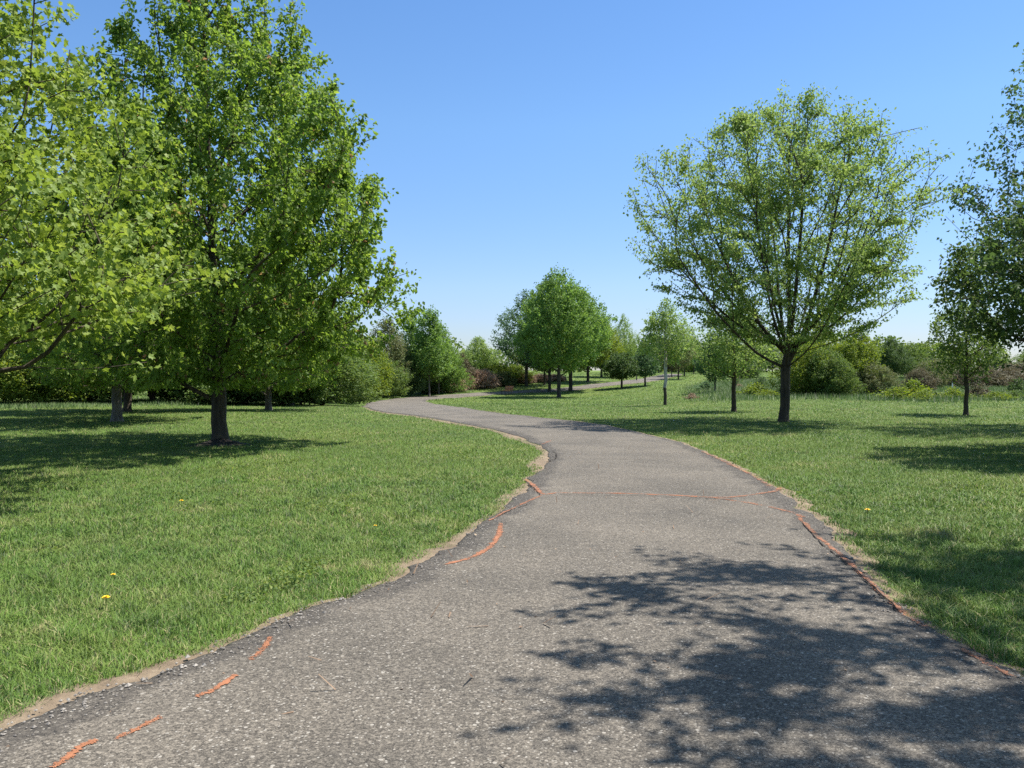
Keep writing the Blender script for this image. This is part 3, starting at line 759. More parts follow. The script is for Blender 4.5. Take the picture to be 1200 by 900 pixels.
# ------------------------------------------------------------------ grass
def grass_mat(name, stops, dry=0.36):
    m, nt, out = new_mat(name)
    at_ = N(nt, 'ShaderNodeAttribute', attribute_name='tint')
    r = ramp(nt, stops); nt.links.new(at_.outputs['Fac'], r.inputs[0])
    geo = N(nt, 'ShaderNodeNewGeometry'); pos = geo.outputs['Position']
    rr = ramp(nt, [(0.45, (0, 0, 0)), (0.7, (dry, dry, dry))]); nt.links.new(noise(nt, pos, 1.1, 4, 0.6), rr.inputs[0])
    c = mixc(nt, rr.outputs[0], r.outputs[0], (0.235, 0.255, 0.068))
    r3 = ramp(nt, [(0.4, (0, 0, 0)), (0.68, (0.55, 0.55, 0.55))]); nt.links.new(noise(nt, pos, 0.35, 3), r3.inputs[0])
    c = mixc(nt, r3.outputs[0], c, (0.095, 0.180, 0.040))
    p = N(nt, 'ShaderNodeBsdfPrincipled', i_Roughness=0.55); p.inputs['Specular IOR Level'].default_value = 0.25
    nt.links.new(c, p.inputs['Base Color'])
    va = N(nt, 'ShaderNodeVectorMath', operation='ADD'); va.inputs[1].default_value = (0, 0, 1.3); nt.links.new(geo.outputs['Normal'], va.inputs[0])
    vn = N(nt, 'ShaderNodeVectorMath', operation='NORMALIZE'); nt.links.new(va.outputs[0], vn.inputs[0]); nt.links.new(vn.outputs[0], p.inputs['Normal'])
    t = N(nt, 'ShaderNodeBsdfTranslucent'); nt.links.new(c, t.inputs['Color'])
    mx = N(nt, 'ShaderNodeMixShader', i_0=0.35); nt.links.new(p.outputs[0], mx.inputs[1]); nt.links.new(t.outputs[0], mx.inputs[2])
    nt.links.new(mx.outputs[0], out.inputs[0])
    return m
lawn_m = grass_mat('lawn_blades', [(0, (0.070, 0.142, 0.025)), (0.5, (0.138, 0.240, 0.038)), (0.85, (0.225, 0.300, 0.068)), (0.93, (0.36, 0.33, 0.15)), (1, (0.44, 0.38, 0.20))])
tall_m = grass_mat('meadow_blades', [(0, (0.080, 0.150, 0.036)), (0.6, (0.120, 0.200, 0.050)), (0.92, (0.18, 0.24, 0.07)), (1, (0.36, 0.30, 0.17))], dry=0.3)

def vnoise(x, y, s, seed):
    r2 = np.random.default_rng(seed); f = 0
    for i in range(7):
        a = r2.uniform(0, 6.28); k = s*r2.uniform(0.6, 1.8)
        f = f+np.sin(k*(x*math.cos(a)+y*math.sin(a))+r2.uniform(0, 6.28)+0.8*np.sin(k*0.7*(x*math.sin(a)-y*math.cos(a))))
    return f/7

def blades(name, xy, h, w, mat, lean=0.35, seg2=True, seed=1, zoff=0.0, tint=None):
    r2 = np.random.default_rng(seed); n = len(xy)
    a = r2.uniform(0, 6.283, n)
    side = np.stack([np.cos(a), np.sin(a), 0*a], 1)*(w/2)[:, None]
    b = r2.uniform(0, 6.283, n); ln = np.abs(r2.normal(0, lean, n))
    ld = np.stack([np.cos(b), np.sin(b), 0*b], 1)*(ln*h)[:, None]
    base = np.concatenate([xy, (terrain(xy[:, 0], xy[:, 1])-0.005+zoff)[:, None]], 1)
    up = np.zeros((n, 3)); up[:, 2] = h
    tint = np.clip(0.55*r2.uniform(0, 1, n)+0.45*r2.beta(1, 1, n), 0, 1) if tint is None else tint
    if seg2:
        V = np.stack([base-side, base+side, base+0.55*up+0.3*ld+side*0.8, base+0.55*up+0.3*ld-side*0.8, base+up*0.95+ld], 1)
        k = (np.arange(n)*5)[:, None]
        me = make_mesh(name, V.reshape(-1, 3), [k+np.array([[0, 1, 2, 3]]), k+np.array([[3, 2, 4]])], [mat], {'tint': np.repeat(tint, 5)})
    else:
        V = np.stack([base-side, base+side, base+up+ld], 1); k = (np.arange(n)*3)[:, None]
        me = make_mesh(name, V.reshape(-1, 3), [k+np.array([[0, 1, 2]])], [mat], {'tint': np.repeat(tint, 3)})
    return me

BARE = (((645, 543), 0.26, .5), ((600, 513), 0.28, .6), ((610, 580), 0.07, .4), ((540, 640), 0.10, .6), ((490, 668), 0.06, .4), ((185, 797), 0.12, .22), ((130, 815), 0.10, .25), ((40, 850), 0.08, .3), ((520, 495), .12, 1.0),
        ((455, 485), .12, 1.5), ((965, 628), 0.08, .25), ((1000, 660), 0.08, .2), ((920, 583), .06, .3))
def sample_lawn(n, d0, d1, ang, seed):
    r2 = np.random.default_rng(seed)
    d = d0*np.exp(r2.uniform(0, 1, n)*math.log(d1/d0)); a = r2.uniform(-ang, ang, n)
    xy = np.stack([d*np.sin(a), d*np.cos(a)], 1)
    bad = in_poly(xy, PATH_POLY)
    near = ~bad & in_poly(xy, SOIL_POLY)
    bw = np.full(n, 0.0); dd = np.full(n, 9.0)
    if near.any():
        q = xy[near]; dl = dist_to_line(q, Ls); dr = dist_to_line(q, Rs); dd[near] = np.minimum(dl, dr)
        b_ = -0.01+0.10*np.clip(vnoise(q[:, 0], q[:, 1], 2.2, 40), 0, 1)+0.03*vnoise(q[:, 0], q[:, 1], 14, 41)
        for (px, py), ww, sg in BARE:
            b_ = b_+ww*np.exp(-((q-at(px, py)[:2])**2).sum(1)/(2*sg**2))
        bw[near] = b_
    keep = ~bad & (dd > bw*r2.uniform(0.55, 1.25, n))
    # thin, worn patches
    f = 0.65*vnoise(xy[:, 0], xy[:, 1], 2.6, 8)+0.6*vnoise(xy[:, 0], xy[:, 1], 7.5, 18)
    keep &= (f < 0.33+0.15*r2.uniform(-1, 1, n)) | (r2.uniform(0, 1, n) < 0.35)
    return xy[keep]
mp_ = at(258, 521)[:2]
xy = sample_lawn(560000, 2.3, 13, 0.72, 21)
d = np.hypot(xy[:, 0], xy[:, 1])
f = vnoise(xy[:, 0], xy[:, 1], 3.2, 9)
f2 = vnoise(xy[:, 0], xy[:, 1], 9.0, 10)
r2 = np.random.default_rng(2)
h = (0.046+0.014*f+0.022*f2)*r2.uniform(0.55, 1.35, len(xy))*(1+0.5*smooth(.30, .5, f2))
tn = np.clip(0.55*r2.uniform(0, 1, len(xy))+0.24+0.45*vnoise(xy[:, 0], xy[:, 1], 4.0, 14)+0.35*vnoise(xy[:, 0], xy[:, 1], 12.0, 15)-0.2*smooth(.30, .5, f2), 0, 0.93)
tn = np.where(r2.uniform(0, 1, len(xy)) < 0.075+0.09*np.clip(vnoise(xy[:, 0], xy[:, 1], 5.0, 16), 0, 1), r2.uniform(.93, 1, len(xy)), tn)
gl = mesh_obj('lawn_grass', blades('lawn_grass', xy, h, 0.0042*(d/4)**0.75*r2.uniform(.7, 1.3, len(xy)), lawn_m, 0.95, True, 5, tint=tn)); tag(gl, 'short green lawn grass growing beside the asphalt path', 'grass', kind='stuff')
xy = sample_lawn(420000, 11.5, 62, 0.68, 22)
xy = xy[np.hypot(*(xy-mp_).T) > 0.35]
d = np.hypot(xy[:, 0], xy[:, 1]); f = vnoise(xy[:, 0], xy[:, 1], 1.6, 9)
h = (0.044+0.016*f)*r2.uniform(0.6, 1.4, len(xy))
tn2 = np.clip(0.5*r2.uniform(0, 1, len(xy))+0.25+0.45*vnoise(xy[:, 0], xy[:, 1], 2.2, 24)+0.35*vnoise(xy[:, 0], xy[:, 1], 6.0, 25), 0, 0.93)
tn2 = np.where(r2.uniform(0, 1, len(xy)) < 0.05+0.12*np.clip(vnoise(xy[:, 0], xy[:, 1], 3.0, 26), 0, 1), r2.uniform(.93, 1, len(xy)), tn2)
gl2 = mesh_obj('distant_lawn_grass', blades('distant_lawn_grass', xy, h, 0.011*(d/13)**0.9*r2.uniform(.7, 1.3, len(xy)), lawn_m, 1.0, False, 6, tint=tn2)); tag(gl2, 'mown grass under the trees farther down the path', 'grass', kind='stuff')
xy = sample_lawn(190000, 52, 150, 0.64, 23)
d = np.hypot(xy[:, 0], xy[:, 1]); f = vnoise(xy[:, 0], xy[:, 1], 1.0, 9)
h = (0.07+0.03*f)*r2.uniform(0.6, 1.4, len(xy))
gl3 = mesh_obj('far_lawn_grass', blades('far_lawn_grass', xy, h, 0.05*(d/55)*r2.uniform(.7, 1.3, len(xy)), lawn_m, 0.8, False, 16)); tag(gl3, 'mown grass on the far rise beside the path', 'grass', kind='stuff')
# unmown meadow on the right and along the foot of the hedgerows
def region(poly_px, n, seed):
    W = np.array([at(*q)[:2] for q in poly_px]); r2 = np.random.default_rng(seed)
    q = r2.uniform(W.min(0), W.max(0), (n, 2)); q = q[in_poly(q, W)]
    q = q[~in_poly(q, SOIL_POLY)]
    e = dist_to_line(q, np.vstack([W, W[:1]])); return q[e > 2.2*r2.uniform(0, 1, len(q))+1.2*vnoise(q[:, 0], q[:, 1], .8, 50)]
q = region([(800, 470), (850, 474), (900, 471), (960, 469), (1040, 472), (1120, 474), (1215, 471), (1330, 470), (1300, 443), (1100, 442), (900, 444), (830, 447), (795, 455)], 260000, 31)
f = vnoise(q[:, 0], q[:, 1], 1.0, 12)
tg = mesh_obj('meadow_grass', blades('meadow_grass', q, (0.30+0.16*f)*r2.uniform(.5, 1.3, len(q)), 0.03*r2.uniform(.6, 1.3, len(q)), tall_m, 0.3, False, 7)); tag(tg, 'tall unmown meadow grass beyond the right lawn', 'grass', kind='stuff')
q = np.concatenate([region([(-120, 482), (60, 479), (200, 477), (330, 473), (330, 469), (-120, 474)], 60000, 32), region([(340, 472), (430, 466.5), (500, 463.2), (560, 459.5), (560, 457), (500, 460.5), (430, 463.5), (340, 468)], 80000, 33)])
f = vnoise(q[:, 0], q[:, 1], 1.0, 12)
tg = mesh_obj('verge_grass', blades('verge_grass', q, (0.15+0.10*f)*r2.uniform(.5, 1.3, len(q)), 0.03*r2.uniform(.6, 1.3, len(q)), tall_m, 0.3, False, 8)); tag(tg, 'rough grass at the foot of the left hedgerow', 'grass', kind='stuff')

# broad leaved weeds in patches through the near lawn
r2 = np.random.default_rng(90)
q = sample_lawn(160000, 2.6, 16, 0.7, 91)
f = vnoise(q[:, 0], q[:, 1], 2.3, 92)+0.5*vnoise(q[:, 0], q[:, 1], 7.0, 93)
q = q[f > 0.30+0.25*r2.uniform(0, 1, len(q))]
pz = np.concatenate([q, (terrain(q[:, 0], q[:, 1])+r2.uniform(0.025, 0.06, len(q)))[:, None]], 1)
V, F, ti = leaves(r2, pz, 0.034, DROOP, 2.2, 0.1)
cl = mesh_obj('lawn_weeds', make_mesh('lawn_weeds', V, [F], [L['hedge']], {'tint': ti})); tag(cl, 'patches of small broad leaved weeds in the mown lawn', 'weeds', kind='stuff')
# loose chips and crumbs of stone along the path edges
n_ = 1500; k = r2.integers(20, len(Ls)-150, n_); sd = r2.uniform(0, 1, n_) < .6
E0 = np.where(sd[:, None], Ls[k], Rs[k]); E1 = np.where(sd[:, None], Rs[k], Ls[k]); dr = unit(E1-E0)
q = E0+dr*np.abs(r2.normal(-0.01, 0.12, n_))[:, None]+r2.normal(0, .03, (n_, 2))
sz = r2.uniform(.004, .012, n_)*np.where(r2.uniform(0, 1, n_) < .06, 1.7, 1)
octa = np.array([(1, 0, 0), (-1, 0, 0), (0, 1, 0), (0, -1, 0), (0, 0, .7), (0, 0, -.7)], float); OF = np.array([(0, 2, 4), (2, 1, 4), (1, 3, 4), (3, 0, 4), (2, 0, 5), (1, 2, 5), (3, 1, 5), (0, 3, 5)])
an = r2.uniform(0, 6.28, n_); jit = r2.uniform(.6, 1.3, (n_, 6, 1))
Vp = octa[None]*jit*sz[:, None, None]; Vp = np.stack([Vp[..., 0]*np.cos(an)[:, None]-Vp[..., 1]*np.sin(an)[:, None], Vp[..., 0]*np.sin(an)[:, None]+Vp[..., 1]*np.cos(an)[:, None], Vp[..., 2]], 2)
Vp += np.concatenate([q, (terrain(q[:, 0], q[:, 1])+PZ+.002)[:, None]], 1)[:, None]
stone = plain_mat('stone_chips', (0.10, 0.088, 0.075), (0.30, 0.27, 0.23), 4, 0.85, 0.2)
gv = mesh_obj('loose_gravel', make_mesh('loose_gravel', Vp.reshape(-1, 3), [((np.arange(n_)*6)[:, None, None]+OF[None]).reshape(-1, 3)], [stone])); tag(gv, 'loose stone chips scattered along the edges of the asphalt', 'gravel', kind='stuff')

# dry leaf and twig litter blown on the asphalt
n_ = 150; k = r2.integers(14, len(Ls)-190, n_); t_ = r2.beta(.6, .6, n_)[:, None]
q = Ls[k]*(1-t_)+Rs[k]*t_+r2.normal(0, .15, (n_, 2)); q = q[in_poly(q, PATH_POLY)]
pz = np.concatenate([q, (terrain(q[:, 0], q[:, 1])+PZ+.006)[:, None]], 1)
h_ = len(pz)//2
Va, Fa, ta = leaves(r2, pz[:h_], 0.032, SIMPLE, 6.0, 0.0); Vb, Fb, tb = leaves(r2, pz[h_:], 0.10, STRIP, 9.0, 0.0)
lt = mesh_obj('leaf_litter', make_mesh('leaf_litter', np.concatenate([Va, Vb]), [Fa, Fb+len(Va)], [L['straw']], {'tint': np.concatenate([ta, tb*.3])})); tag(lt, 'dry leaf scraps and bits of twig on the asphalt', 'litter', kind='stuff')

# ------------------------------------------------------------------ trees and shrubs
G_L = 'trees on the left lawn'
plant('pale', 'broadleaf_tree', (-7.9, 9.7, 0), 'pale yellow green tree reaching in from the left edge, trunk out of frame', 'tree', rz=0.35, s=(.86, .86, .95), group=G_L)
plant('maple', 'maple_tree', at(258, 520), 'large leafy maple with dark trunk in a mulch mound left of the path', 'tree', rz=0.0, group=G_L)
plant('maple', 'maple_tree', at(137, 494), 'maple with sunlit grey trunk behind the nearest mulched maple, on its left', 'tree', rz=2.1, s=(.92, .92, .80), group=G_L, bark='grey')
plant('maple', 'maple_tree', at(149, 483), 'maple half hidden behind the grey trunked tree at far left', 'tree', rz=4.0, s=(.9, .9, .72), group=G_L)
plant('maple', 'maple_tree', at(315, 481), 'maple with pale mottled trunk just right of the mulched maple, farther back', 'tree', rz=1.0, s=(.82, .82, .66), group=G_L, bark='grey')
plant('maple', 'maple_tree', at(341, 475.5), 'dark trunked maple with a low slanting branch near the hedgerow', 'tree', rz=5.0, s=(.9, .9, .66), group=G_L)
plant('slender', 'young_tree', at(353, 474.5), 'thin stemmed young tree beside the dark maple near the hedgerow', 'tree', s=(.8, .8, .62), group=G_L)

G_H = 'shrubs of the left hedgerow'
hedge = [  # px, distance, key, leaf, sx, sz, label
    (-95, 40, 'shrub', 'hedge', 1.15, 1.0, 'hedgerow shrub at the far left edge of the lawn'),
    (-20, 41, 'shrub_tall', 'hedge', 1.1, .85, 'tall hedgerow shrub at the left border of the picture'),
    (48, 40, 'shrub', 'yellow', 1.1, .85, 'lighter yellow green shrub in the left hedgerow behind the grey trunked maple'),
    (105, 42, 'shrub', 'hedge', 1.2, .95, 'dense green shrub left of the paired maple trunks'),
    (178, 43, 'shrub_tall', 'yellow', 1.2, .75, 'shrub between the grey trunk and the mulched maple'),
    (232, 44, 'shrub', 'hedge', 1.2, .85, 'green shrub just left of the mulched maple trunk'),
    (285, 45, 'shrub', 'dark', 1.3, .85, 'dark shrub between the mulched maple and the mottled trunk'),
    (330, 47, 'shrub', 'hedge', 1.25, .9, 'green shrub behind the maple with the slanting branch'),
    (378, 49, 'shrub', 'hedge', 1.2, .72, 'low sunlit shrub right of the slanting branch maple'),
    (-50, 52, 'shrub_tall', 'hedge', 1.5, .95, 'taller tree top rising over the hedgerow at the far left'),
    (120, 54, 'shrub_tall', 'hedge', 1.5, .9, 'tree rising behind the hedgerow above the grey trunk'),
    (270, 56, 'shrub_tall', 'hedge', 1.5, .9, 'green tree rising behind the hedgerow at the mulched maple'),
    (390, 58, 'shrub_tall', 'hedge', 1.3, .8, 'rounded tree behind the hedgerow near the path bend')]
for k, (px, y, key, lf, sx, sz, lab) in enumerate(hedge):
    plant(key, 'hedge_shrub', ground_at(px, y), lab, 'shrub', rz=k*1.7, s=(sx, sx, sz), group=G_H, leaf=lf)

G_B = 'trees and bushes at the path bend'
bend = [   # base pixel, prototype, leaf colour, scales
    (400, 468.5, 'shrub', 'hedge', 1.0, .80, 'bush', 'green bush at the left end of the path bend'),
    (426, 467, 'shrub', 'yellow', 1.1, 1.0, 'bush', 'light green bush left of the olive tree at the bend'),
    (453, 464, 'shrub_tall', 'olive', 1.0, 1.0, 'tree', 'olive grey tree behind the bushes at the path bend'),
    (448, 465.5, 'shrub', 'hedge', .9, .75, 'bush', 'pale leaved low bush in front of the olive tree'),
    (468, 464, 'shrub', 'dark', .9, .9, 'bush', 'dark rounded bush between the olive tree and the slender tree'),
    (483, 462, 'slender', 'mid', 1.25, 1.05, 'tree', 'narrow pointed tree just left of the slender pole trunked tree'),
    (497, 461.5, 'shrub', 'dark', .9, .85, 'bush', 'dark bush behind the slender pole trunked tree'),
    (522, 460.5, 'shrub', 'mid', .9, 1.0, 'bush', 'leafy bush right of the slender pole trunked tree'),
    (538, 455.5, 'shrub', 'bronze', .8, .78, 'bush', 'brownish bush above the dead brush mounds'),
    (561, 450, 'shrub_tall', 'vase', 1.0, .76, 'tree', 'thin pale green tree behind the brown brush mounds'),
    (584, 451, 'shrub', 'yellow', 1.0, .5, 'bush', 'yellowish bush left of the bench behind the brown mounds'),
    (606, 449, 'shrub', 'yellow', .8, .45, 'bush', 'bright green bush behind the park bench')]
for k, (px, py, key, lf, sx, sz, cat, lab) in enumerate(bend):
    plant(key, {'bush': 'bush', 'tree': 'small_tree'}[cat], at(px, py), lab, cat, rz=k*2.3, s=(sx, sx, sz), group=G_B, leaf=lf)
plant('slender', 'slender_tree', at(503, 464.8), 'tall slender tree on a pole thin trunk at the path bend', 'tree', s=(1.3, 1.3, 1.12), rz=0.5, bark='grey')
plant('slender', 'slender_tree', at(514, 462), 'smaller slender tree just behind the pole trunked one', 'tree', s=(1.2, 1.2, .95), rz=2.5)

G_D = 'mounds of dead brush'
mounds = [(528, 458.5, 1.0, .85, 'straw', 'low tan mound of dead brush beside the leafy bush'), (545, 456.5, .75, .85, 'straw', 'brown mound of dead brush left of the largest mound'),
          (564, 454.5, 1.1, 1.05, 'straw', 'largest rounded brown mound of dead brush'), (591, 452.5, .7, .85, 'olive', 'small olive shrubby mound just left of the bench'),
          (613, 449, .85, .6, 'straw', 'tan dead brush behind the bench to its right'), (634, 447.5, .8, .5, 'straw', 'tan dead brush behind the left trunk of the round trees'),
          (512, 460.2, .9, .75, 'straw', 'tan dead brush at the foot of the slender trees'), (652, 446.5, .7, .45, 'straw', 'low tan brush between the round tree trunks')]
for k, (px, py, sx, sz, lf, lab) in enumerate(mounds):
    plant('brush', 'brush_mound', at(px, py), lab, 'brush', rz=k*1.3, s=(sx, sx, sz), group=G_D, leaf=lf)

G_M = 'round trees in the middle distance'
plant('round', 'round_tree', at(655, 466), 'front round leafy tree on the right of the bench', 'tree', rz=0.4, s=(1.02, 1.02, 1.13), group=G_M)
plant('round', 'round_tree', at(644, 459.0), 'round leafy tree with thick trunk just left of the front one', 'tree', rz=2.6, s=(.92, .92, 1.1), group=G_M, leaf='blue')
plant('round', 'round_tree', at(668.5, 458.5), 'round leafy tree behind and right of the front round tree', 'tree', rz=4.4, s=(1.15, 1.15, 1.06), group=G_M)
plant('round_loose', 'loose_tree', at(617, 452.5), 'thin trunked tree with drooping blue green crown beside the bench', 'tree', rz=1.2, s=(1.15, 1.15, 1.05), group=G_M, leaf='blue')
plant('round', 'round_tree', at(689, 447.5), 'round tree farther along the far side of the path', 'tree', rz=3.4, s=(1.0, 1.0, .80), group=G_M, leaf='yellow')
plant('round_loose', 'loose_tree', ground_at(638, 94), 'small trunked tree behind the two left round trees', 'tree', rz=5.2, s=(.8, .8, .7), group=G_M)
plant('round', 'round_tree', ground_at(705, 112), 'low round tree right of the round tree cluster', 'tree', rz=1.9, s=(.9, .9, .62), group=G_M, leaf='yellow')
plant('round_loose', 'loose_tree', ground_at(731, 120), 'thin topped pale tree sticking up right of the round trees', 'tree', rz=1.9, s=(.62, .62, .86), group=G_M, leaf='vase')
G_S = 'small ball crowned trees by the far path'
plant('ball', 'ball_tree', at(728.5, 455), 'left of two small dark ball crowned trees', 'tree', rz=.3, s=(1.2, 1.2, 1.05), group=G_S, leaf='dark')
plant('ball', 'ball_tree', at(756, 452.2), 'right of two small dark ball crowned trees, bluish crown', 'tree', rz=2.3, s=(1.05, 1.05, 1.1), group=G_S)
plant('ball', 'ball_tree', ground_at(716, 108), 'dark ball crowned tree beyond the far path', 'tree', rz=4.3, s=(1.1, 1.1, 1.0), group=G_S, leaf='dark')

G_R = 'trees on the right lawn'
plant('vase', 'vase_tree', at(918, 494.5), 'large vase shaped feathery tree with dark forked limbs right of the path', 'tree', rz=0.0, s=(.89, .89, .97), group=G_R)
plant('staked', 'young_tree', at(779.5, 474.5), 'young tree with pale upper trunk on the right lawn', 'tree', rz=1.0, s=(1.1, 1.1, 1.12), group=G_R)
plant('open', 'young_tree', at(860, 482.5), 'young tree with straight dark trunk under the vase shaped tree', 'tree', rz=.6, s=(1.15, 1.15, 1.0), group=G_R, leaf='vase')
plant('open', 'young_tree', at(1132, 487), 'small open crowned tree standing alone right of the vase shaped tree', 'tree', rz=2.2, s=(1.0, 1.0, 1.0), group=G_R, leaf='hedge')
plant('edge_dense', 'dense_tree', (12.0, 15.4, 0), 'dark dense tree hanging in at the right edge', 'tree', rz=0.2, group=G_R)
plant('edge_thin', 'tall_tree', (16.4, 23.2, 0), 'tall thinly leaved tree rising above the dark tree at the right edge', 'tree', rz=0.9, s=(1, 1, 1.1), group=G_R)
plant('shade', 'shade_tree', (8.3, 4.75, 0), 'tree outside the right edge whose leafy shadow falls across the near path', 'tree', rz=2.0, s=(1.08, 1.08, 1.05), group=G_R)

G_F = 'far trees along the path on the right'
far = [
    (795, 104, 'round_loose', 'olive', .62, .62, 'olive crowned tree with dark trunk right of the pale trunked young tree'),
    (802, 116, 'round_loose', 'vase', .62, .64, 'second tree behind the olive crowned one'),
    (813, 126, 'round_loose', 'yellow', .55, .55, 'bright yellow green tree far down the rise'),
    (787, 112, 'slender', 'bronze', .9, .6, 'thin bronze leaved tree far down the path'),
    (838, 62, 'slender', 'blue', .85, .62, 'bushy stemmed young tree left of the straight dark trunk'),
    (848, 120, 'round_loose', 'dark', .5, .42, 'dark far tree left of the straight dark trunk'),
    (872, 104, 'shrub', 'dark', .9, .62, 'dark rounded shrub behind the straight dark trunk'),
    (905, 110, 'round_loose', 'dark', .6, .55, 'far tree left of the vase shaped tree trunk'),
    (772, 135, 'round', 'dark', .62, .5, 'dark far tree at the end of the path')]
for k, (px, y, key, lf, sx, sz, lab) in enumerate(far):
    plant(key, 'far_tree' if key != 'shrub' else 'bush', ground_at(px, y), lab, 'tree' if key != 'shrub' else 'bush', rz=k*1.9, s=(sx, sx, sz), group=G_F, leaf=lf)

G_U = 'bushes behind the right lawn'
bush = [
    (942, 52, 'shrub', 'yellow', .72, .72, 'bush', 'sunlit bush just right of the vase shaped tree trunk'),
    (968, 51, 'shrub', 'hedge', .62, .6, 'bush', 'green bush between the vase tree trunk and the low rounded bush'),
    (984, 50, 'shrub', 'hedge', .46, .46, 'bush', 'low rounded bush at the front of the right thicket'),
    (1004, 54, 'shrub_tall', 'yellow', .75, .62, 'small_tree', 'bright yellow green small tree over the low rounded bush'),
    (962, 58, 'shrub_tall', 'yellow', .8, .66, 'small_tree', 'yellow green small tree behind the vase shaped tree'),
    (1024, 52, 'shrub', 'olive', .55, .42, 'bush', 'olive brown bush at the right end of the thicket'),
    (1045, 105, 'shrub_tall', 'dark', 1.0, .72, 'small_tree', 'dark far tree beyond the mown rise'),
    (1066, 110, 'shrub', 'hedge', 1.1, .9, 'bush', 'green far bush right of the dark far tree'),
    (1090, 70, 'shrub', 'olive', .6, .52, 'bush', 'olive bush left of the open crowned small tree'),
    (1078, 60, 'shrub', 'bronze', .5, .36, 'bush', 'low reddish bush on the meadow left of the small tree'),
    (1146, 75, 'brush', 'bronze', 1.5, 1.0, 'bush', 'brown brush behind the open crowned small tree'),
    (1168, 78, 'brush', 'bronze', 1.6, 1.1, 'bush', 'dark red brown brush on the bank right of the small tree'),
    (1200, 80, 'brush', 'bronze', 1.7, 1.2, 'bush', 'brown brush on the bank at the right edge'),
    (1110, 90, 'shrub', 'olive', 1.0, .6, 'bush', 'pale olive bush behind the brown bank'),
    (1172, 95, 'shrub', 'hedge', 1.0, .66, 'bush', 'green bush on top of the brown bank'),
    (1215, 98, 'shrub_tall', 'hedge', 1.1, .62, 'small_tree', 'small green tree on the bank at the right edge'),
    (1193, 54, 'weed', 'dark', .9, 1.0, 'bush', 'small dark round bush in the grass at the right edge')]
for k, (px, y, key, lf, sx, sz, nm, lab) in enumerate(bush):
    plant(key, nm, ground_at(px, y), lab, 'bush' if nm == 'bush' else 'tree', rz=k*1.3+.4, s=(sx, sx, sz), group=G_U, leaf=lf)

G_W = 'weeds in the right meadow'
weeds = [(1050, 468.5, .9, 'yellow', 'yellow weed clump right of the thicket'), (1066, 467, 1.0, 'yellow', 'brightest yellow weed clump in the meadow'), (1080, 470, .8, 'yellow', 'yellow green weed clump below the olive bush'),
         (1096, 467, .8, 'hedge', 'green weed clump left of the white stake'), (1120, 468, .7, 'yellow', 'weed clump right of the white stake'), (1146, 467, .9, 'bronze', 'brown stemmed weed clump right of the small tree'),
         (1165, 469, .8, 'yellow', 'yellowish weed clump right of the brown stemmed one'), (1186, 468, .8, 'hedge', 'green weed clump near the right edge'), (892, 455, 1.0, 'dark', 'dark weed clump left of the vase tree trunk'),
         (888, 464, .9, 'yellow', 'yellow weed clump left of the vase tree trunk'), (905, 465, .8, 'yellow', 'yellow weed clump beside the vase tree trunk'), (866, 455, .55, 'straw', 'pale dry weed clump behind the straight dark trunk'),
         (810, 468, .4, 'straw', 'pale dry grass clump right of the pale trunked young tree'), (826, 457, 1.0, 'blue', 'bluish weed clump at the bushy stemmed tree')]
for k, (px, py, s_, lf, lab) in enumerate(weeds):
    plant('weed', 'weed_clump', at(px, py), lab, 'weed', rz=k*1.1, s=(s_*(1.3+.4*math.sin(k*2.1)), s_*(1.3+.3*math.cos(k*1.3)), s_*(.72+.25*math.sin(k*1.7))), group=G_W, leaf=lf)

# far wood on the skyline: one mass of crowns
r2 = np.random.default_rng(77)
pc = []
for k in range(90):
    px = r2.uniform(-500, 1700); y = r2.uniform(165, 230)
    if 520 < px < 600: y += 30
    x = (px-600)/FPX*y; zb = float(terrain(x, y)); hh = r2.uniform(4.5, 8.5)*(1.0 if px > 700 else 1.1); ww = r2.uniform(4, 7)
    m_ = 900
    v = unit(r2.normal(0, 1, (m_, 3)))*r2.uniform(.5, 1, (m_, 1))**.5
    pc.append(np.stack([x+v[:, 0]*ww, y+v[:, 1]*ww*.7, zb+hh*.5+v[:, 2]*hh*.5], 1))
pc = np.concatenate(pc)
V, F, ti = leaves(r2, pc, 0.75, SIMPLE, .8, .3)
fw = mesh_obj('distant_wood', make_mesh('distant_wood', V, [F], [L['hedge']], {'tint': ti})); tag(fw, 'band of far off trees along the skyline', 'wood', kind='stuff')

# ------------------------------------------------------------------ small things
# mulch mound round the nearest maple
r2 = np.random.default_rng(3)
c0 = at(258, 521); rings_, seg = 14, 44
Vm = []; ph = r2.uniform(0, 6.28, 3)
for a_ in range(rings_+1):
    t = a_/rings_
    for s_ in range(seg):
        an = s_/seg*6.283
        rr = (0.62+0.07*math.sin(2*an+ph[0])+0.05*math.sin(5*an+ph[1]))*(t+0.001)
        x_, y_ = c0[0]+rr*math.cos(an)*1.1, c0[1]+rr*math.sin(an)*.95
        Vm.append((x_, y_, float(terrain(x_, y_))-0.01+0.15*(1-t)**1.3*(t < 1)+r2.uniform(-.012, .012)*(t < .95)-0.02*(t >= .999)))
i = (np.arange(rings_)[:, None]*seg+np.arange(seg)[None]); j2 = (np.arange(rings_)[:, None]*seg+(np.arange(seg)[None]+1) % seg)
Fm = np.stack([i.ravel(), j2.ravel(), j2.ravel()+seg, i.ravel()+seg], 1)
mul_m = plain_mat('mulch', (0.010, 0.008, 0.006), (0.034, 0.024, 0.017), 40, 0.95, 1.0)
mo = mesh_obj('mulch_mound', make_mesh('mulch_mound', np.array(Vm), [Fm], [mul_m])); tag(mo, 'dark mulch mound round the foot of the large left maple', 'mulch')

